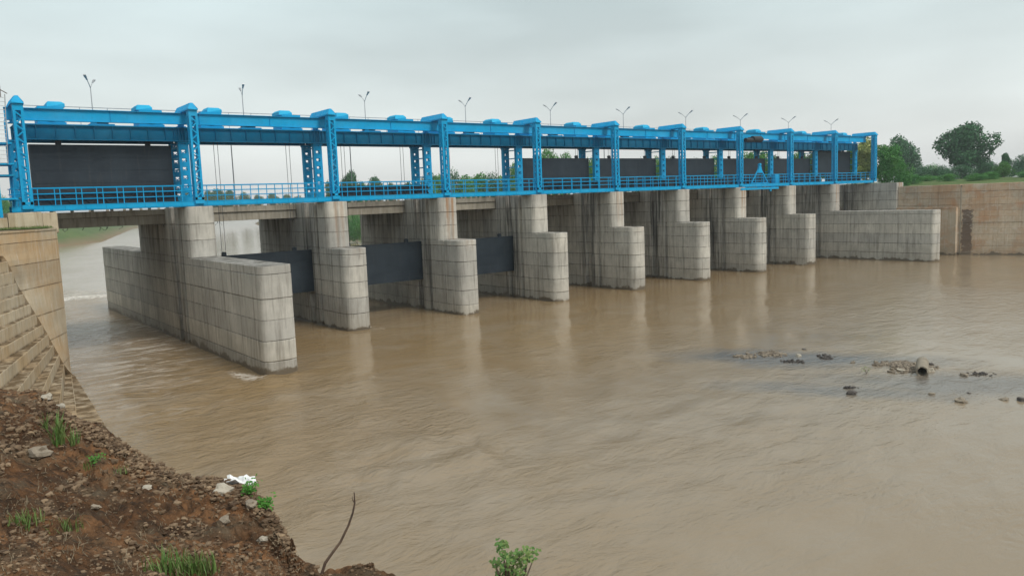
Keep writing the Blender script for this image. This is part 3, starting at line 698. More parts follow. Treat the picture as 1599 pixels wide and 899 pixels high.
# stop log units standing behind the walkway
def stoplog(h):
    t = empty('stop_log')
    MB().box(-4.75, 4.75, 2.06, 2.09, 0.0, h).build('skin_plate', M_GATE, t)
    for z in (0.0, h*0.5, h-0.05): MB().box(-4.8, 4.8, 1.84, 2.055, z, z+0.05).build('flange', M_GATE, t)
    m = MB()
    for i in range(8):
        x = -4.7+i*1.18; m.bar((x, 1.95, 0.05), (x+0.59, 1.95, h-0.06), 0.07); m.bar((x+0.59, 1.95, h-0.06), (x+1.18, 1.95, 0.05), 0.07)
    m.build('diagonal_bracing', M_GATE, t)
    return t
st0 = stoplog(0.98)
for i, k in enumerate((0, 2, 4, 5, 6, 7, 8, 9)):
    o_ = st0 if i == 0 else copy_tree(st0); o_.location = (S*k+6, 0, 0.44)
    if k == 0: o_.location.x = 5.75; o_.scale = (1.09, 1, 1)
    tag(o_, 'low dark stop log unit lying behind the walkway railing in the %s bay' % ordl(k, 10), 'stop log', 'stop logs stored on the deck')
    sp = empty('stop_log_support', (S*k+6, 0, 0)); tag(sp, 'pair of blue bearers under the stop log in the %s bay' % ordl(k, 10), 'bearer', 'bearers under the stop logs')
    for y in (1.7, 2.45): MB().box(-5.2, 5.2, y-0.07, y+0.07, 0.2, 0.435).build('bearer_beam', M_BLUE_SHADED, sp)

# lamps on the gantry
def lamp():
    t = empty('street_lamp')
    MB().tube([(0, 0, 0), (0, 0, 2.4)], [0.045, 0.03], 8).build('pole', M_GALV, t)
    m = MB()
    for s_ in (-1, 1): m.tube([(0, 0, 2.3), (s_*0.3, 0, 2.55), (s_*0.75, 0, 2.85)], 0.03, 6)
    m.build('bracket_arm', M_GALV, t)
    for s_ in (-1, 1):
        m = MB(); a = Vector((s_*0.72, 0, 2.83)); b = Vector((s_*1.3, 0, 3.12))
        m.bar(a, a+(b-a)*0.5, 0.12, 0.07); m.bar(a+(b-a)*0.5, b, 0.18, 0.09); m.build('lamp_head', M_GALV, t)
    MB().box(-.12, .12, -.12, .12, -.02, .02).build('base_plate', M_GALV, t)
    return t
lm = lamp()
for k in range(10):
    o_ = lm if k == 0 else copy_tree(lm); o_.location = (S*k+5.55+[0, .1, .1, 0, 0, .1, 0.1, .2, .3, .4][k]*0.6, 4.0, 7.32)
    o_.rotation_euler = (0, 0, R([65, 78, 84, 84, 84, 84, 84, 84, 84, 84][k]))
    o_.scale = (1, 1, 1.0)
    tag(o_, 'two armed grey lamp standing on the gantry over the %s bay' % ordl(k, 10), 'lamp', 'double lamps along the top of the gantry')
    pd = MB().box(-.2, .2, -.2, .2, -.69, -.02).build('lamp_plinth', M_BLUE_SHADED, o_)
po = empty('utility_pole'); MB().tube([(0, 0, 0), (0, 0, 7.0)], [0.06, 0.045], 8).build('pole', M_GALV, po); MB().box(-.15, .15, -.1, .1, 6.6, 7.0).build('junction_box', M_GALV, po)
for i, k in enumerate((1, 2, 3, 5)):
    o_ = po if i == 0 else copy_tree(po); o_.location = (S*k+5.4, 7.35, -0.115)
    tag(o_, 'thin grey pole on the road bridge seen through the %s bay' % ordl(k, 10), 'pole', 'thin poles on the road bridge')

# travelling hoist, lifting frame and the slung beam in bay eight
t = empty('travelling_hoist', (89.6, 1.6, 6.6)); tag(t, 'black electric travelling hoist hanging from the runway beam in the eighth bay', 'hoist')
m = MB(); m.tube([(-1.0, -.35, 0.1), (0.9, -.35, 0.1)], [0.42, 0.46], 14); m.build('motor_body', M_BLACK, t)
MB().tube([(-2.6, -.35, -0.05), (-1.02, -.35, -0.05)], [0.3, 0.3], 12).build('rope_drum', M_BLACK, t)
MB().tube([(0.95, -.35, 0.1), (1.3, -.35, 0.1)], [0.3, 0.3], 12).build('brake_drum', M_BLACK, t)
MB().box(1.4, 3.0, -.3, -.15, 0.0, 0.14).build('cable_tray', M_WHITE, t)
m = MB()
for x in (-1.6, 0.6): m.box(x-.2, x+.2, -.32, -.22, -0.1, 0.35); m.box(x-.3, x+.3, -.32, .3, -.2, -.08)
m.build('trolley_bracket', M_BLACK, t)
t = empty('lifting_frame', (89.6, 0.75, 0.44)); tag(t, 'blue triangular lifting frame standing on the walkway below the black hoist', 'lifting frame')
m = MB(); m.bar((-1.9, 0, 0.1), (-0.15, 0, 2.2), 0.14); m.bar((1.9, 0, 0.1), (0.15, 0, 2.2), 0.14); m.bar((-2.1, 0, 0.09), (2.1, 0, 0.09), 0.16, 0.16); m.bar((-.95, 0, .2), (-.95, 0, 1.2), .1); m.bar((.95, 0, .2), (.95, 0, 1.2), .1); m.build('frame_member', M_BLUE, t)
m = MB(); m.add([(-0.55, -.12, 1.5), (0.55, -.12, 1.5), (0.2, -.12, 2.5), (-0.2, -.12, 2.5), (-0.55, .12, 1.5), (0.55, .12, 1.5), (0.2, .12, 2.5), (-0.2, .12, 2.5)], [(0, 1, 2, 3), (7, 6, 5, 4), (0, 4, 5, 1), (1, 5, 6, 2), (2, 6, 7, 3), (3, 7, 4, 0)]); m.build('gusset_plate', M_BLUE, t)
MB().tube([(-.18, 0, 2.65), (.18, 0, 2.65)], 0.2, 10).build('sheave', M_BLUE, t)
t = empty('equipment_box', (93.6, 0.6, 0.44)); tag(t, 'blue steel cabinet behind the railing right of the lifting frame', 'cabinet')
MB().box(-.5, .5, 0, .6, 0, 1.25).build('cabinet_body', M_BLUE, t); MB().box(-.42, .42, -.03, -.003, .1, 1.15).build('cabinet_door', M_BLUE, t)
t = empty('slung_beam', (88, -0.5, -0.1)); tag(t, 'slender blue lifting beam slung below the walkway edge in the eighth bay', 'beam')
m = MB(); m.box(-4.6, 4.2, -.12, .12, -.3, -.02); m.build('beam_body', M_BLUE, t)
for x in (-3.5, 0, 3.2): MB().box(x-.06, x+.06, -.15, .5, -.01, .08).build('hanger_bracket', M_BLUE, t)
MB().box(2.1, 2.5, -.1, .1, -.62, -.302).build('hook_block', M_BLUE_SHADED, t)

# ladder tower at the left end
t = empty('access_tower', (-1.7, 3.6, 0)); tag(t, 'blue steel access tower with landings and a grey ladder at the far left edge', 'ladder')
for x, y in ((-1.7, -.6), (-1.7, 1.2), (-0.7, 1.2)): MB().box(x-.09, x+.09, y-.09, y+.09, -1.1, 6.6).build('post', M_BLUE, t)
for z in (0.9, 2.55, 3.35, 4.8): MB().box(-3.6, -0.62, -.7, 1.3, z, z+0.12).build('landing', M_BLUE_SHADED if z > 2 and z < 3 else M_BLUE, t)
for x in (-1.25, -0.75): MB().tube([(x-.25, -0.9, 3.4), (x, -0.9, 8.2)], 0.03, 6).build('ladder_stile', M_GALV, t)
for i in range(17): MB().tube([(-1.5+.0147*i, -.9, 3.5+.28*i), (-1.0+.0147*i, -.9, 3.5+.28*i)], 0.022, 5).build('rung', M_GALV, t)
m = MB(); m.bar((-1.0, -.9, 8.0), (-1.0, -.9, 8.9), .05); m.bar((-1.4, -.9, 8.75), (-.6, -.9, 8.25), .05); m.build('davit_arm', M_TWIG, t); rebase(t)

# ------------------------------------------------------------------ rocks
def rock_mesh(seed, sx=1, sy=1, sz=0.6, sub=2):
    import bmesh
    bm = bmesh.new(); bmesh.ops.create_icosphere(bm, subdivisions=sub, radius=0.5)
    o = Vector((seed*3.1, seed*1.7, seed*.9))
    for v in bm.verts:
        d = v.co.normalized(); q = 1+0.55*mn.noise(d*1.4+o)+0.22*mn.noise(d*3.3+o); q = round(q*5)/5*0.35+q*0.65
        v.co = Vector((d.x*q*sx, d.y*q*sy, d.z*q*sz))*0.5
    me = bpy.data.meshes.new('rock'); bm.to_mesh(me); bm.free(); return me
RM = [rock_mesh(i, random.uniform(.8, 1.3), random.uniform(.7, 1.1), random.uniform(.45, .8)) for i in range(6)]
def put_rock(name, p, size, mat, label, cat='stone', group=None, rz=None):
    me = RM[random.randrange(6)].copy(); me.materials.clear(); me.materials.append(mat)
    o = bpy.data.objects.new(name, me); link(o); o.location = p; o.scale = (size, size, size); o.rotation_euler = (random.uniform(-.3, .3), random.uniform(-.3, .3), rz if rz is not None else random.uniform(0, 6))
    return tag(o, label, cat, group)
def scatter(name, pts, mat, label, cat):                # many small stones as one heap
    V = []; F = []
    for (x, y, z, s) in pts:
        me = RM[random.randrange(6)]; a = random.uniform(0, 6.28); ca, sa = math.cos(a), math.sin(a); n0 = len(V); ex = random.uniform(.7, 1.3)
        V += [(x+s*(v.co.x*ca*ex-v.co.y*sa), y+s*(v.co.x*sa*ex+v.co.y*ca), z+s*v.co.z*random.uniform(.9, 1.1)) for v in me.vertices]
        F += [tuple(i+n0 for i in p.vertices) for p in me.polygons]
    m = MB(); m.v = V; m.f = F; return tag(m.build(name, mat), label, cat, kind='stuff')
# rubble islets: (photo px, py, spread px x, spread py, count, size)
def cluster(name, px, py, sx, sy, n, s, mat, label):
    pts = []
    for i in range(int(n*3)):
        p = un(px+random.gauss(0, sx), py+random.gauss(0, sy), 'z', ZW); pts.append((p[0], p[1], ZW+random.uniform(-.02, .05), random.uniform(.3, 1.1)*s*.7))
    return scatter(name, pts, mat, label, 'rubble')
cluster('rubble_patch', 1163, 557, 6, 1.0, 34, .40, M_ROCK, 'low patch of brown rubble at the left end of the first islet')
cluster('rubble_patch', 1203, 553, 11, 1.8, 70, .42, M_ROCK, 'widest low rubble patch of the left islet')
cluster('rubble_patch', 1237, 565, 8, 1.2, 16, .32, M_DARKROCK, 'dark wet rubble just in front of the left islet')
cluster('rubble_patch', 1290, 558, 6, 1.7, 13, .36, M_DARKROCK, 'dark scattered rubble at the right of the left islet')
cluster('rubble_patch', 1400, 568, 13, 1.5, 80, .48, M_ROCK, 'brown rubble spit left of the broken pipe')
cluster('rubble_patch', 1425, 576, 14, 2.2, 80, .48, M_ROCK, 'brown rubble heaped round the broken pipe')
cluster('rubble_patch', 1328, 605, 6, .8, 12, .25, M_DARKROCK, 'small dark rubble above the dark lump in the nearer row')
cluster('rubble_patch', 1530, 584, 10, 1.5, 15, .26, M_DARKROCK, 'scattered dark stones right of the broken pipe')
for (px, py, s, mt, lab) in [(1247, 556, .7, M_PALE, 'pale stone standing out on the left islet'), (1256, 546, .55, M_DARKROCK, 'small dark stone behind the left islet'), (1331, 566, .6, M_ROCK, 'lone brown stone between the two rubble islets'),
        (1452, 569, .8, M_DARKROCK, 'dark rock behind the right of the broken pipe'), (1453, 579, .9, M_PALE, 'pale rock beside the right side of the broken pipe'), (1408, 579, .9, M_PALE, 'pale flat rock left of the broken pipe'),
        (1329, 615, .95, M_DARKROCK, 'black lump of rock in the nearer row, leftmost'), (1506, 587, .8, M_ROCK, 'brown stone right of the broken pipe'), (1455, 615, .55, M_ROCK, 'small stone below the broken pipe in the nearer row'),
        (1501, 627, 1.1, M_ROCK, 'broad brown stone in the nearer row, left of the last two'), (1567, 624, .8, M_ROCK, 'brown stone second from the right edge'), (1596, 626, .9, M_DARKROCK, 'dark stone at the right edge of the picture'),
        (1513, 614, .4, M_DARKROCK, 'tiny dark stone above the broad brown stone')]:
    p = un(px, py, 'z', ZW); put_rock('river_stone', (p[0], p[1], ZW+0.02*s), s*0.58, mt, lab)
# broken concrete pipe pointing at the viewer
p = un(1440, 584, 'z', ZW); dv = Vector((CAM[0]-p[0], CAM[1]-p[1], 0)).normalized(); side = Vector((-dv.y, dv.x, 0))
t = empty('broken_pipe', (p[0], p[1], ZW)); tag(t, 'broken pale concrete pipe lying on the rubble islet, open end toward the viewer', 'pipe')
n_ = 22; V = []; F = []
for j, (dist, r_, zc) in enumerate(((0.4, .32, .27), (0.34, .34, .27), (-0.5, .34, .36), (-1.3, .34, .48), (-1.3, .25, .48), (0.4, .25, .27))):
    for i in range(n_):
        a = 2*math.pi*i/n_; jag = 0.14*mn.noise(Vector((math.cos(a)*1.5, math.sin(a)*1.5, 4))) if j in (0, 1, 5) else 0
        q = dv*(dist+jag)+side*(r_*math.cos(a)); V.append((q.x, q.y, zc+r_*math.sin(a)-0.05))
for j in range(6):
    for i in range(n_): F.append((j*n_+i, j*n_+(i+1) % n_, ((j+1) % 6)*n_+(i+1) % n_, ((j+1) % 6)*n_+i))
m = MB(); m.add(V, F); m.build('pipe_wall', rock('stained_pipe', (0.26, 0.22, 0.17), (0.30, 0.26, 0.2)), t)
m = MB(); q = -dv*1.0; m.tube([(q.x, q.y, .36), (q.x-dv.x*.1, q.y-dv.y*.1, .36)], .25, 14); m.build('silt_plug', M_DARKROCK, t)

# ------------------------------------------------------------------ near bank of red soil
keys = {   # photo x : [(photo y, distance)...] from the viewer's feet out to the brow
    -700: [(1300, 2.2), (1000, 4.4), (860, 6.2), (760, 8), (690, 10.5), (640, 15)],
    -250: [(1140, 2.2), (920, 4.7), (815, 6.8), (720, 9), (650, 11.5), (606, 15)],
    0: [(1140, 2.2), (899, 4.8), (800, 6.8), (705, 9), (640, 11), (602, 14.5)],
    75: [(1140, 2.2), (899, 4.8), (805, 6.8), (715, 8.8), (650, 11), (614, 13.5)],
    135: [(1140, 2.2), (899, 4.8), (810, 6.8), (735, 8.6), (690, 10.2), (657, 12)],
    245: [(1140, 2.2), (899, 4.9), (815, 6.9), (765, 8.2), (740, 9.0), (716, 10)],
    330: [(1140, 2.2), (899, 5.2), (838, 7.0), (785, 7.9), (762, 8.5), (741, 9.2)],
    385: [(1140, 2.2), (905, 5.4), (858, 7.1), (800, 7.5), (776, 8.0), (755, 8.7)],
    425: [(1140, 2.3), (912, 5.3), (880, 6.9), (830, 7.2), (810, 7.5), (793, 7.9)],
    450: [(1140, 2.3), (920, 5.2), (896, 6.5), (868, 6.8), (850, 7.0), (836, 7.3)],
    462: [(1140, 2.3), (925, 5.0), (905, 6.0), (892, 6.3), (882, 6.5), (870, 6.7)],
    500: [(1140, 2.3), (935, 4.6), (915, 5.2), (902, 5.6), (892, 5.8), (884, 6.1)],
    560: [(1140, 2.3), (940, 4.5), (920, 5.0), (905, 5.3), (896, 5.5), (887, 5.7)],
    590: [(1140, 2.3), (960, 4.2), (945, 4.6), (930, 4.8), (920, 5.0), (908, 5.1)],
    680: [(1150, 2.3), (1040, 3.4), (1020, 3.7), (1000, 3.9), (985, 4.0), (970, 4.1)],
    900: [(1200, 2.2), (1100, 3.0), (1080, 3.2), (1060, 3.3), (1045, 3.4), (1030, 3.5)],
    1500: [(1300, 2.2), (1220, 2.7), (1200, 2.8), (1180, 2.9), (1160, 3.0), (1140, 3.1)]}
kx = sorted(keys)
cols = list(range(-700, 0, 25))+list(range(0, 620, 3))+list(range(620, 1501, 40))
NR = 110; tt = np.linspace(0, 5, NR)
V = []; brow = {}
for px in cols:
    j = max(i for i in range(len(kx)) if kx[i] <= px); j = min(j, len(kx)-2); f = (px-kx[j])/(kx[j+1]-kx[j])
    A = np.array(keys[kx[j]]); B = np.array(keys[kx[j+1]]); K = A+(B-A)*f
    colp = []
    for u in tt:
        i = min(int(u), 4); q = K[i]+(K[i+1]-K[i])*(u-i); p = at(px, q[0], q[1])
        nz = 0.26*mn.noise(Vector(p)*0.9)+0.16*abs(mn.noise(Vector(p)*2.7))+0.10*abs(mn.noise(Vector(p)*6))+0.05*mn.noise(Vector(p)*14)-0.13*min(1, (q[1]/9)**3)
        edge = 0.55 if u > 4.6 else 1
        p = p+np.array([0.5*nz*mn.noise(Vector(p)*2), 0, nz*edge*(0.45+0.55*min(1, q[1]/8))]); colp.append(p)
    last = colp[-1]; dv_ = last-CAM; dv_[2] = 0; dv_ /= np.linalg.norm(dv_)
    for s_, dz in ((0.12, -.12), (0.3, -.5), (0.5, -1.3), (1.0, -3.0), (2.0, -6.0), (3.5, -12.0)):
        nz = 0.25*mn.noise(Vector(last)*0.8+Vector((s_, dz, 0))); colp.append(last+dv_*(s_+nz*min(1, s_))+np.array([0, 0, dz]))
    # towards and behind the viewer
    f0 = colp[0]; d0 = f0-CAM; back = [np.array([CAM[0]+d0[0]*0.4, CAM[1]+d0[1]*0.4, -2.05]), np.array([CAM[0]-d0[0]*2-3, CAM[1]-6, -2.0]), np.array([CAM[0]-d0[0]*6-6, CAM[1]-22, -2.0])]
    V += [tuple(p) for p in back[::-1]+colp]
nr = NR+6+3
F = [(c*nr+r_, (c+1)*nr+r_, (c+1)*nr+r_+1, c*nr+r_+1) for c in range(len(cols)-1) for r_ in range(nr-1)]
m = MB(); m.add(V, F); bk = m.build('earth_bank', M_SOIL, smooth=True); tag(bk, kind='structure')
from mathutils.bvhtree import BVHTree
bvh = BVHTree.FromPolygons([Vector(v) for v in V], F)
def on_bank(px, py):                       # where a line of sight meets the bank
    d = Vector(ray(px, py)).normalized(); h = bvh.ray_cast(Vector(CAM), d)
    return h[0]
# clods and gravel
pts = []; rnd = random.Random(2)
while len(pts) < 2600:
    px, py = rnd.uniform(-20, 590), rnd.uniform(600, 915)
    p = on_bank(px, py)
    if p is None: continue
    edge = mn.noise(Vector((px*.012, py*.012, 3)))
    if edge < 0.05 and rnd.random() < 0.85: continue
    if py > 0 and rnd.random() < 0.35 and px < 200: continue
    s_ = rnd.choice((.012, .016, .02, .03, .045))*rnd.uniform(.7, 1.4)*min(1.4, (math.hypot(p.x-CAM[0], p.y-CAM[1])/8)**1.3)
    pts.append((p.x, p.y, p.z+s_*.1, s_*1.2))
# gravel along the brow
for i in range(1500):
    px = rnd.uniform(60, 450); K = None
    j = max(i2 for i2 in range(len(kx)) if kx[i2] <= px); f = (px-kx[j])/(kx[j+1]-kx[j]); yb = keys[kx[j]][-1][0]*(1-f)+keys[kx[j+1]][-1][0]*f
    p = on_bank(px, yb+abs(rnd.gauss(0, 16))+2)
    if p: s_ = rnd.uniform(.02, .065); pts.append((p.x, p.y, p.z+s_*.2, s_))
RMs = RM; RM = [rock_mesh(i+20, 1, 1, .7, 1) for i in range(6)]
scatter('gravel', pts, M_CLOD, 'loose clods and gravel over the red soil bank', 'gravel')
RM = RMs
for (px, py, s_, mt, lab) in [(347, 768, .22, M_PALE, 'flat grey stone below the white plastic scrap on the bank'), (358, 744, .17, M_PALE, 'pale stone on the brow left of the plastic scrap'), (62, 707, .24, M_ROCK, 'flat brown stone on the soil below the grass tuft'),
        (95, 633, .14, M_PALE, 'pale stone at the top of the soil below the steps'), (74, 620, .15, M_PALE, 'small whitish stone at the far tip of the soil bank'), (392, 785, .12, M_ROCK, 'brown stone between the two green tufts on the brow'),
        (350, 812, .13, M_ROCK, 'small stone on the dark face of the bank'), (230, 760, .09, M_PALE, 'pale stone on the bank behind the middle'), (410, 842, .1, M_PALE, 'pale rubble lump on the dark bank face'), (150, 790, .09, M_ROCK, 'brown stone in the middle of the bank')]:
    p = on_bank(px, py+3)
    if p: put_rock('bank_stone', (p.x, p.y, p.z+s_*0.12), s_, mt, lab)
p = on_bank(376, 758)
if p:
    m = MB(); rr = random.Random(4); nx = 9
    V = [(p.x+(i/(nx-1)-.5)*.34*_r[0]+(j/(nx-1)-.5)*.02+rr.uniform(-.012, .012), p.y+(i/(nx-1)-.5)*.34*_r[1]+(j/(nx-1)-.5)*.22, p.z+.05+.07*abs(mn.noise(Vector((i*.6, j*.6, 2))))+.05*math.sin(i*.9)*math.cos(j*.7)) for i in range(nx) for j in range(nx)]
    m.add(V, [(i*nx+j, (i+1)*nx+j, (i+1)*nx+j+1, i*nx+j+1) for i in range(nx-1) for j in range(nx-1) if not (i in (0, 7) and j in (0, 1, 7))])
    o_ = m.build('plastic_scrap', M_PLASTIC); tag(o_, 'crumpled scrap of white plastic on the brow of the soil bank', 'litter')
    sm = o_.modifiers.new('thickness', 'SOLIDIFY'); sm.thickness = 0.006
# grass tufts
def tuft(px, py, n, h, spread, label, name='grass_tuft', mat=None):
    p = on_bank(px, py)
    if p is None: return
    t = MB(); rr = random.Random(px)
    for i in range(int(n*1.8)):
        a = rr.uniform(0, 6.28); rad = rr.uniform(0, spread); b = p+Vector((math.cos(a)*rad, math.sin(a)*rad, -.03)); ln = h*rr.uniform(.5, 1.1); a2 = rr.uniform(0, 6.28)
        lean = rr.uniform(.1, .55); w_ = rr.uniform(.002, .005)*(h/.3+.5); dirv = Vector((math.cos(a2), math.sin(a2), 0)); sd_ = Vector((-dirv.y, dirv.x, 0))*w_
        P = [b+dirv*lean*ln*q*q+Vector((0, 0, ln*(q-.35*lean*q*q))) for q in (0, .35, .7, 1)]
        t.add([P[0]-sd_, P[0]+sd_, P[1]-sd_*.9, P[1]+sd_*.9, P[2]-sd_*.6, P[2]+sd_*.6, P[3]], [(0, 1, 3, 2), (2, 3, 5, 4), (4, 5, 6)])
    return tag(t.build(name, mat or M_BLADE), label, 'grass', 'grass tufts on the soil bank')
tuft(92, 693, 26, .44, .07, 'tall green grass tuft on the upper left soil bank')
tuft(116, 695, 14, .30, .06, 'thinner grass tuft right of the tall one on the soil bank')
tuft(140, 728, 16, .14, .06, 'small grass tuft low on the bank below the tall one')
tuft(70, 668, 8, .25, .05, 'sparse yellowish grass stalks left of the tall tuft')
tuft(265, 890, 60, .20, .16, 'leafy grass patch at the bottom of the picture, left one'); tuft(305, 893, 60, .18, .16, 'leafy grass patch at the bottom of the picture, right one')
tuft(40, 815, 40, .14, .12, 'grass patch on the bank near the left edge'); tuft(100, 825, 40, .14, .13, 'grass patch on the bank right of the left edge one'); tuft(185, 735, 20, .1, .1, 'low grass on the brow of the bank')
lt = MB(); rr = random.Random(21)            # dry straw, roots and litter
while len(lt.f) < 6*620:
    px, py = rr.uniform(0, 480), rr.uniform(606, 905); q = on_bank(px, py)
    if q is None or mn.noise(Vector((px*.016, py*.016, 8))) < -.08: continue
    a = rr.uniform(0, 6.28); ln = rr.uniform(.02, .10)*math.hypot(q.x-CAM[0], q.y-CAM[1])/9; a2 = a+rr.uniform(-.5, .5)
    p1 = q+Vector((math.cos(a)*ln*.5, math.sin(a)*ln*.5, .015+rr.uniform(0, .05)))
    lt.bar(q+Vector((0, 0, .01)), p1, .0035, .003)
M_STRAW = rock('dry_straw', (0.16, 0.12, 0.075), (0.34, 0.28, 0.19))
tag(lt.build('dry_litter', M_STRAW), 'dry straw and root litter strewn over the red soil bank', 'litter', kind='stuff')
def sprig(name, p, h, n, spread, mat, label, cat, leafsize=.03, stems=4, seed=1):
    rr = random.Random(seed); t = empty(name, tuple(p)); st = MB(); lf = MB()
    for s_ in range(stems):
        a = rr.uniform(0, 6.28); ex = Vector((math.cos(a)*spread*rr.uniform(.3, 1), math.sin(a)*spread*rr.uniform(.3, 1), h*rr.uniform(.6, 1)))
        P = [ex*q+Vector((0, 0, -.02))+Vector((0, 0, .12*h*math.sin(q*3.1))) for q in (0, .3, .6, 1)]; st.tube(P, [.008*h+.003, .006*h+.002, .004*h+.002, .002], 5)
        for i in range(n//stems):
            q = rr.uniform(.25, 1.02); b = ex*q+Vector((0, 0, .12*h*math.sin(q*3.1)))+Vector((rr.gauss(0, 1), rr.gauss(0, 1), rr.gauss(0, 1)))*spread*.22
            d = Vector((rr.gauss(0, 1), rr.gauss(0, 1), rr.gauss(0, .6))).normalized(); q2 = d.orthogonal().normalized(); s2 = leafsize*rr.uniform(.6, 1.3)
            lf.add([b, b+d*s2*.5+q2*s2*.32, b+d*s2, b+d*s2*.5-q2*s2*.32], [(0, 1, 2, 3)])
    st.build('stem', M_TWIG, t); lf.build('leaves', mat, t)
    return tag(t, label, cat)
for (px, py, h, lab, sd_) in [(389, 775, .16, 'dark green leafy weed right of the white plastic', 5), (413, 797, .14, 'second green leafy weed lower on the brow', 6)]:
    p = on_bank(px, py)
    if p: sprig('leafy_weed', p, h, 170, h*.7, M_LEAF[3], lab, 'weed', .035, 7, sd_)
p = on_bank(150, 725)
if p: sprig('leafy_weed', p, .1, 60, .1, M_LEAF[3], 'tiny green weed on the brow below the tall grass', 'weed', .03, 5, 9)
# the shrub at the bottom edge, growing from the bank below the frame
sb = on_bank(800, 1045); sb = Vector(sb) if sb else Vector(at(800, 1045, 3.4))
t = empty('young_shrub', tuple(sb)); tag(t, 'small leafy shrub rising from the bottom edge of the picture', 'shrub')
st = MB(); lf = MB(); dd_ = (sb-Vector(CAM)); hd = math.hypot(dd_.x, dd_.y)
def sp(px, py, dr=0.0): return Vector(at(px, py, hd+dr))-sb
rr = random.Random(8)
branches = [[(800, 1045), (792, 950), (790, 890), (783, 850)], [(800, 1045), (796, 930), (800, 885), (812, 868)], [(802, 1045), (806, 935), (820, 893), (826, 862)], [(802, 1045), (790, 930), (778, 895), (773, 878)], [(804, 1045), (812, 940), (822, 900), (834, 870)], [(800, 1045), (794, 940), (795, 880), (796, 872)]]
cl = [(783, 850, 7, 70), (787, 866, 5, 30), (795, 873, 6, 60), (806, 866, 7, 45), (820, 862, 8, 45), (815, 878, 8, 40), (777, 880, 6, 40), (790, 886, 9, 70), (812, 893, 9, 45), (826, 872, 7, 24), (834, 862, 6, 10), (800, 900, 14, 60), (783, 896, 8, 40)]
for b_ in branches: st.tube([sp(x, y, rr.uniform(-.1, .1)*(i > 0)) for i, (x, y) in enumerate(b_)], [.012, .008, .005, .002], 5)
for (x, y, s_, n_) in cl:
    for i in range(int(n_*1.3)):
        b = sp(x+rr.gauss(0, s_*.6), y+rr.gauss(0, s_*.55), rr.gauss(0, .06)); d = Vector((rr.gauss(0, 1), rr.gauss(0, 1), rr.gauss(0, .7))).normalized(); q2 = d.orthogonal().normalized(); s2 = rr.uniform(.012, .026)
        lf.add([b, b+d*s2*.5+q2*s2*.38, b+d*s2, b+d*s2*.5-q2*s2*.38], [(0, 1, 2, 3)])
st.build('stem', M_TWIG, t); lf.build('leaves', M_SPRIG, t)
# bare twig
pb_ = on_bank(503, 892) or Vector(at(503, 892, 5.8)); hd = math.hypot(pb_.x-CAM[0], pb_.y-CAM[1])
t = empty('bare_twig', tuple(pb_)); tag(t, 'thin bare curved twig sticking up from the red soil in front of the water', 'twig')
P = [Vector(at(x, y, hd))-pb_ for x, y in ((501, 899), (508, 878), (518, 864), (532, 845), (544, 820), (551, 800), (554, 785), (553, 768))]
MB().tube(P, [.013, .012, .011, .010, .009, .008, .007, .004], 7).build('stem', M_TWIG, t)
MB().tube([Vector(at(554, 785, hd))-pb_, Vector(at(550.5, 780, hd))-pb_, Vector(at(550, 775, hd))-pb_], [.004, .003, .002], 5).build('side_shoot', M_TWIG, t)

# ------------------------------------------------------------------ trees
def make_tree(seed, h, wd, kind, nleaf=5200, lobes=14, trunk_f=0.28, ls=0.42, open_=0.0):
    rr = random.Random(seed); tr = MB()
    cents = []
    for i in range(lobes):
        a = rr.uniform(0, 6.28); q = rr.uniform(0.05, 1)**.6; zz = trunk_f+(1-trunk_f)*rr.uniform(.12, .88)
        rad = wd*.5*q*math.sin(math.pi*min(1, max(.22, (zz-trunk_f*.6)/(1.06-trunk_f*.6))))
        cents.append((Vector((math.cos(a)*rad*.85, math.sin(a)*rad*.85, h*zz)), wd*rr.uniform(.15, .25)))
    cents.append((Vector((0, 0, h*.82)), wd*.22)); cents.append((Vector((0, 0, h*.55)), wd*.27))
    lean = Vector((rr.uniform(-.04, .04)*h, rr.uniform(-.04, .04)*h, 0))
    tr.tube([Vector((0, 0, -1.5)), Vector((0, 0, h*.2))+lean*.3, Vector((0, 0, h*.5))+lean, Vector((0, 0, h*.8))+lean], [h*.03, h*.024, h*.014, h*.004], 7)
    for c_, r_ in cents[:9]:
        s0 = Vector((0, 0, h*rr.uniform(.2, .45)))+lean*.5; tr.tube([s0, (s0+c_)/2+Vector((0, 0, -.03*h)), c_], [h*.012, h*.008, h*.003], 5)
    V = []; F = []; tot = sum(r_**2 for _, r_ in cents)
    for c_, r_ in cents:
        for i in range(int(nleaf*r_**2/tot)):
            d = Vector((rr.gauss(0, 1), rr.gauss(0, 1), rr.gauss(0, .85))).normalized(); q = rr.uniform(.45, 1.0)**.5*(1+.35*mn.noise(d*2+c_))
            p = c_+d*r_*q*1.15
            nrm = (d+Vector((rr.gauss(0, .6), rr.gauss(0, .6), rr.gauss(0, .6)))).normalized(); t1 = nrm.orthogonal().normalized(); t2 = nrm.cross(t1)
            s2 = ls*rr.uniform(.5, 1.2); a = rr.uniform(0, 3.14); u = (t1*math.cos(a)+t2*math.sin(a))*s2*.5; v = (t2*math.cos(a)-t1*math.sin(a))*s2*.32; n0 = len(V)
            V += [p-u, p+v*.9-u*.1, p+u, p-v]; F.append((n0, n0+1, n0+2, n0+3))
    t = empty('tree'); tr.build('trunk', M_BARK, t)
    m = MB(); m.v = [tuple(v) for v in V]; m.f = F; m.build('crown', M_LEAF[kind], t)
    return t
protos = {}
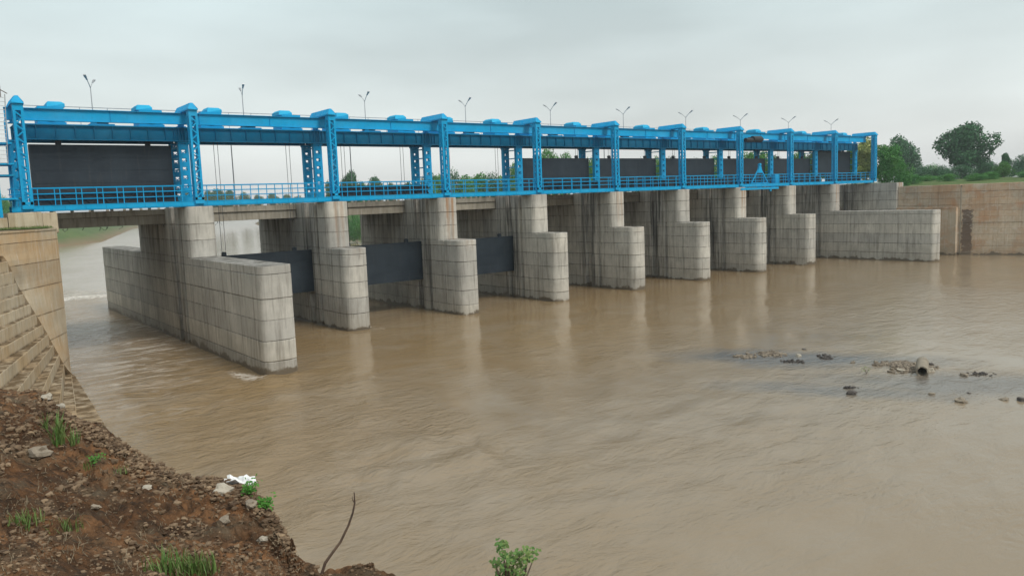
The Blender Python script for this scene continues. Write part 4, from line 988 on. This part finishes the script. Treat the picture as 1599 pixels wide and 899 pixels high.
def tree(px, dist, top, wpx, kind, variant, label, cat='tree', name='tree', base=None, group=None, shape='tree'):
    a = at(px, 300, dist); gz = ground_z(a[0], a[1]) if base is None else base
    ztop = at(px, top, dist)[2]; h = max(1.5, ztop-gz)
    depth = float(np.dot(a-CAM, _fw)); wd = wpx*depth/FPX
    key = (kind, variant, shape); hh = 10.0
    if key not in protos:
        protos[key] = make_tree(variant*7+kind, hh, {'tree': 8.5, 'bush': 13, 'tall': 6}[shape], kind, {'tree': 9500, 'bush': 8500, 'tall': 8000}[shape], {'tree': 15, 'bush': 13, 'tall': 13}[shape], {'tree': .22, 'bush': .02, 'tall': .1}[shape], .5)
        o_ = protos[key]
    else: o_ = copy_tree(protos[key])
    W0 = {'tree': 8.5, 'bush': 13, 'tall': 6}[shape]*1.05
    o_.name = name; o_.location = (a[0], a[1], gz-0.2); o_.scale = (wd/W0, wd/W0, h/hh*0.97); o_.rotation_euler = (0, 0, random.uniform(0, 6.28))
    return tag(o_, label, cat, group)
GR = 'trees on the banks behind the dam'
T = tree
# right bank
T(1506, 235, 191, 84, 0, 1, 'large round dark tree standing alone above the right bank', group=GR)
T(1352, 152, 211, 44, 2, 2, 'yellowish green tree behind the rightmost blue column', group=GR, shape='tall')
T(1385, 150, 226, 48, 1, 3, 'mid green tree just right of the blue gantry', group=GR)
T(1404, 148, 252, 40, 1, 1, 'low green bush at the right foot of the gantry', 'bush', 'bush', group=GR, shape='bush')
T(1404, 290, 214, 54, 0, 2, 'hazy dark tree behind the green one at the end of the gantry', group=GR)
T(1430, 300, 252, 40, 0, 1, 'dark low bush right of the hazy tree', 'bush', 'bush', group=GR, shape='bush')
T(1440, 260, 262, 60, 0, 2, 'dark belt of bush behind the low green bushes right of the gantry', 'bush', 'bush', group=GR, shape='bush')
T(1550, 330, 258, 70, 0, 4, 'distant dark bush between the large round tree and the slim tree', 'bush', 'bush', group=GR, shape='bush')
T(1455, 320, 258, 60, 1, 2, 'low green bush between the two big trees', 'bush', 'bush', group=GR, shape='bush')
T(1470, 260, 262, 40, 0, 3, 'dark bush at the left foot of the large round tree', 'bush', 'bush', group=GR, shape='bush')
T(1500, 225, 258, 60, 0, 1, 'dark undergrowth below the large round tree', 'bush', 'bush', group=GR, shape='bush')
T(1535, 250, 246, 50, 0, 2, 'dark bush right of the large round tree', 'bush', 'bush', group=GR, shape='bush')
T(1568, 230, 238, 18, 0, 3, 'slim dark tree near the right edge', group=GR, shape='tall')
T(1566, 190, 252, 34, 3, 1, 'bright green bush near the right edge', 'bush', 'bush', group=GR, shape='bush')
T(1595, 300, 240, 44, 0, 4, 'hazy tree at the right edge of the picture', group=GR)
T(1620, 260, 246, 50, 0, 3, 'dark bush at the right edge of the picture', 'bush', 'bush', group=GR, shape='bush')
for i, (px, d, tp) in enumerate(((1425, 165, 272), (1446, 180, 273), (1480, 170, 272), (1520, 165, 272), (1545, 170, 271), (1600, 175, 272))):
    T(px, d, tp, 34, 1, 3+i % 2, 'low green scrub on the bank top, %s clump along the orange wall' % ordl(i, 6), 'bush', 'bush', group=GR, shape='bush')
# behind the bays, right to left
behind = [(1330, 155, 226, 40, 1, 'tree'), (1300, 170, 236, 40, 1, 'tree'), (1270, 190, 240, 40, 0, 'tree'), (1243, 200, 236, 36, 1, 'tree'), (1210, 210, 241, 36, 0, 'tree'), (1190, 190, 236, 38, 1, 'tree'), (1170, 200, 238, 34, 1, 'tree'),
          (1140, 230, 246, 34, 0, 'tree'), (1118, 210, 243, 30, 1, 'tree'), (1090, 230, 252, 40, 0, 'bush'), (1050, 230, 252, 40, 0, 'bush'), (1028, 190, 246, 24, 1, 'tree'), (1000, 230, 253, 40, 0, 'bush'), (965, 220, 254, 36, 1, 'bush'),
          (924, 190, 250, 30, 1, 'tree'), (880, 210, 240, 36, 1, 'tree'), (858, 205, 232, 46, 1, 'tree'), (838, 215, 248, 30, 0, 'tree'), (806, 210, 258, 30, 1, 'tree')]
BL = ['green tree behind the last bay, nearest the right end column', 'green tree behind the dark gate of the last bay', 'dark tree between the steel legs left of the last bay', 'treetop above the gate of the ninth bay',
      'dark tree between the steel legs left of the ninth bay', 'tree seen left of the legs in the eighth bay', 'treetop above the gate behind the black hoist in the eighth bay',
      'dark tree between the steel legs left of the eighth bay', 'green tree right part of the seventh bay above the gate edge', 'dark bush behind the raised gate of the seventh bay', 'dark bush behind the left half of the seventh gate',
      'green tree between the steel legs right of the sixth bay', 'dark bush behind the raised gate of the sixth bay', 'yellower bush at the left side of the sixth bay', 'green tree between the steel legs right of the fifth bay',
      'right hump of the treetop above the raised gate of the fifth bay', 'main treetop rising above the raised gate of the fifth bay', 'left hump of the treetop above the fifth gate', 'tree between the steel legs right of the fourth bay']
for i, (px, d, tp, wp, kd, shp) in enumerate(behind):
    T(px, d, tp, wp, kd, 1+i % 4, BL[i], 'tree' if shp == 'tree' else 'bush', 'tree' if shp == 'tree' else 'bush', group=GR, shape=shp)
for i, (px, d, tp, wp, kd) in enumerate([(786, 225, 274, 50, 1), (765, 220, 276, 50, 0), (748, 235, 273, 50, 1), (728, 230, 275, 52, 1), (708, 240, 271, 52, 0), (690, 235, 273, 50, 1), (672, 245, 275, 44, 0), (652, 250, 279, 40, 1)]):
    T(px, d, tp, wp, kd, 1+i % 4, 'leafy tree of the dense belt seen through the fourth bay, %s' % ordl(7-i, 8), group=GR, base=-8, shape='bush' if i % 3 == 1 else 'tree')
for i, (px, d, tp, wp, kd) in enumerate([(548, 262, 266, 36, 0), (516, 300, 284, 26, 0), (586, 330, 279, 30, 0), (611, 340, 283, 22, 0), (638, 300, 283, 20, 0), (566, 300, 284, 24, 1)]):
    T(px, d, tp, wp, kd, 1+i % 4, ['round tree standing highest on the far bank in the third bay', 'small tree left of the round one, behind the steel legs', 'hazy tree right of the round one in the third bay', 'small hazy tree in the middle of the third bay', 'small tree at the right of the third bay', 'low tree at the right foot of the round one'][i], group=GR, base=-6)
for i, (px, d, tp, wp) in enumerate([(326, 520, 297, 26), (342, 500, 295, 30), (358, 540, 298, 22), (380, 600, 299, 26), (402, 620, 304, 20), (426, 600, 302, 22), (447, 640, 305, 22), (466, 600, 304, 18), (492, 520, 297, 20), (306, 560, 298, 20), (290, 560, 300, 24)]):
    T(px, d, tp, wp, 0, 1+i % 4, 'distant hazy tree of the far bank in the second bay, %s' % ordl(i, 11), group=GR, base=-3)
for i, (px, d, tp, wp) in enumerate([(-8, 300, 300, 30), (6, 330, 312, 26), (22, 340, 306, 30)]):
    T(px, d, tp, wp, 1, 1+i, 'tree beyond the left abutment, %s' % ['leftmost', 'middle one', 'rightmost'][i], group=GR, base=-6)
# bank undergrowth seen below the road bridge
for i, (px, d, tp, wp, kd) in enumerate([(553, 236, 330, 26, 1), (572, 232, 330, 26, 1), (535, 240, 338, 26, 3), (560, 228, 352, 24, 3), (596, 225, 330, 30, 1)]):
    T(px, d, tp, wp, kd, 1+i % 4, 'bush on the bank seen under the road bridge, %s' % ['tallest dark one', 'second from the right', 'leftmost', 'lowest and brightest', 'rightmost'][i], 'bush', 'bush', group=GR, base=-10.5, shape='bush')
# white roofed shed at the right edge
p = at(1597, 276, 180)
t = empty('small_shed', (p[0], p[1], -0.85), R(20)); tag(t, 'small shed with a white roof at the right edge', 'shed')
MB().box(-2, 2, -1.4, 1.4, 0, .9).build('wall', M_BRIDGE, t)
m = MB(); m.add([(-2.4, -1.8, .9), (2.4, -1.8, .9), (2.4, 0, 1.9), (-2.4, 0, 1.9), (-2.4, 1.8, .9), (2.4, 1.8, .9)], [(0, 1, 2, 3), (3, 2, 5, 4), (0, 3, 4), (1, 5, 2)]); m.build('roof', M_WHITE, t)
# thin plants on the wall at the last pier, and the weed in the river
p = un(1320, 322, 'y', 0.0)
sprig('dry_weed', Vector((107.6, -1.5, -4.15)), 1.4, 30, .7, M_SPRIG, 'dry bare weed growing on top of the long right wall', 'weed', .08, 7, 3)
p = un(1353, 583, 'z', ZW); sprig('river_weed', Vector((p[0], p[1], ZW)), .55, 40, .3, M_SPRIG, 'lone grassy weed standing in the shallow water left of the pipe', 'weed', .07, 8, 4)

# ------------------------------------------------------------------ air
hz = MB().box(-3700, 3700, -3700, 3700, -15.5, 19.0)
g = bpy.data.materials.new('haze_air'); g.use_nodes = True; g.node_tree.nodes.clear()
o1 = g.node_tree.nodes.new('ShaderNodeOutputMaterial'); pv = g.node_tree.nodes.new('ShaderNodeVolumePrincipled')
pv.inputs['Color'].default_value = (0.88, 0.94, 0.97, 1); pv.inputs['Density'].default_value = 0.00035; pv.inputs['Anisotropy'].default_value = 0.2
g.node_tree.links.new(pv.outputs[0], o1.inputs['Volume'])
hb = hz.build('haze', g); tag(hb, kind='stuff')
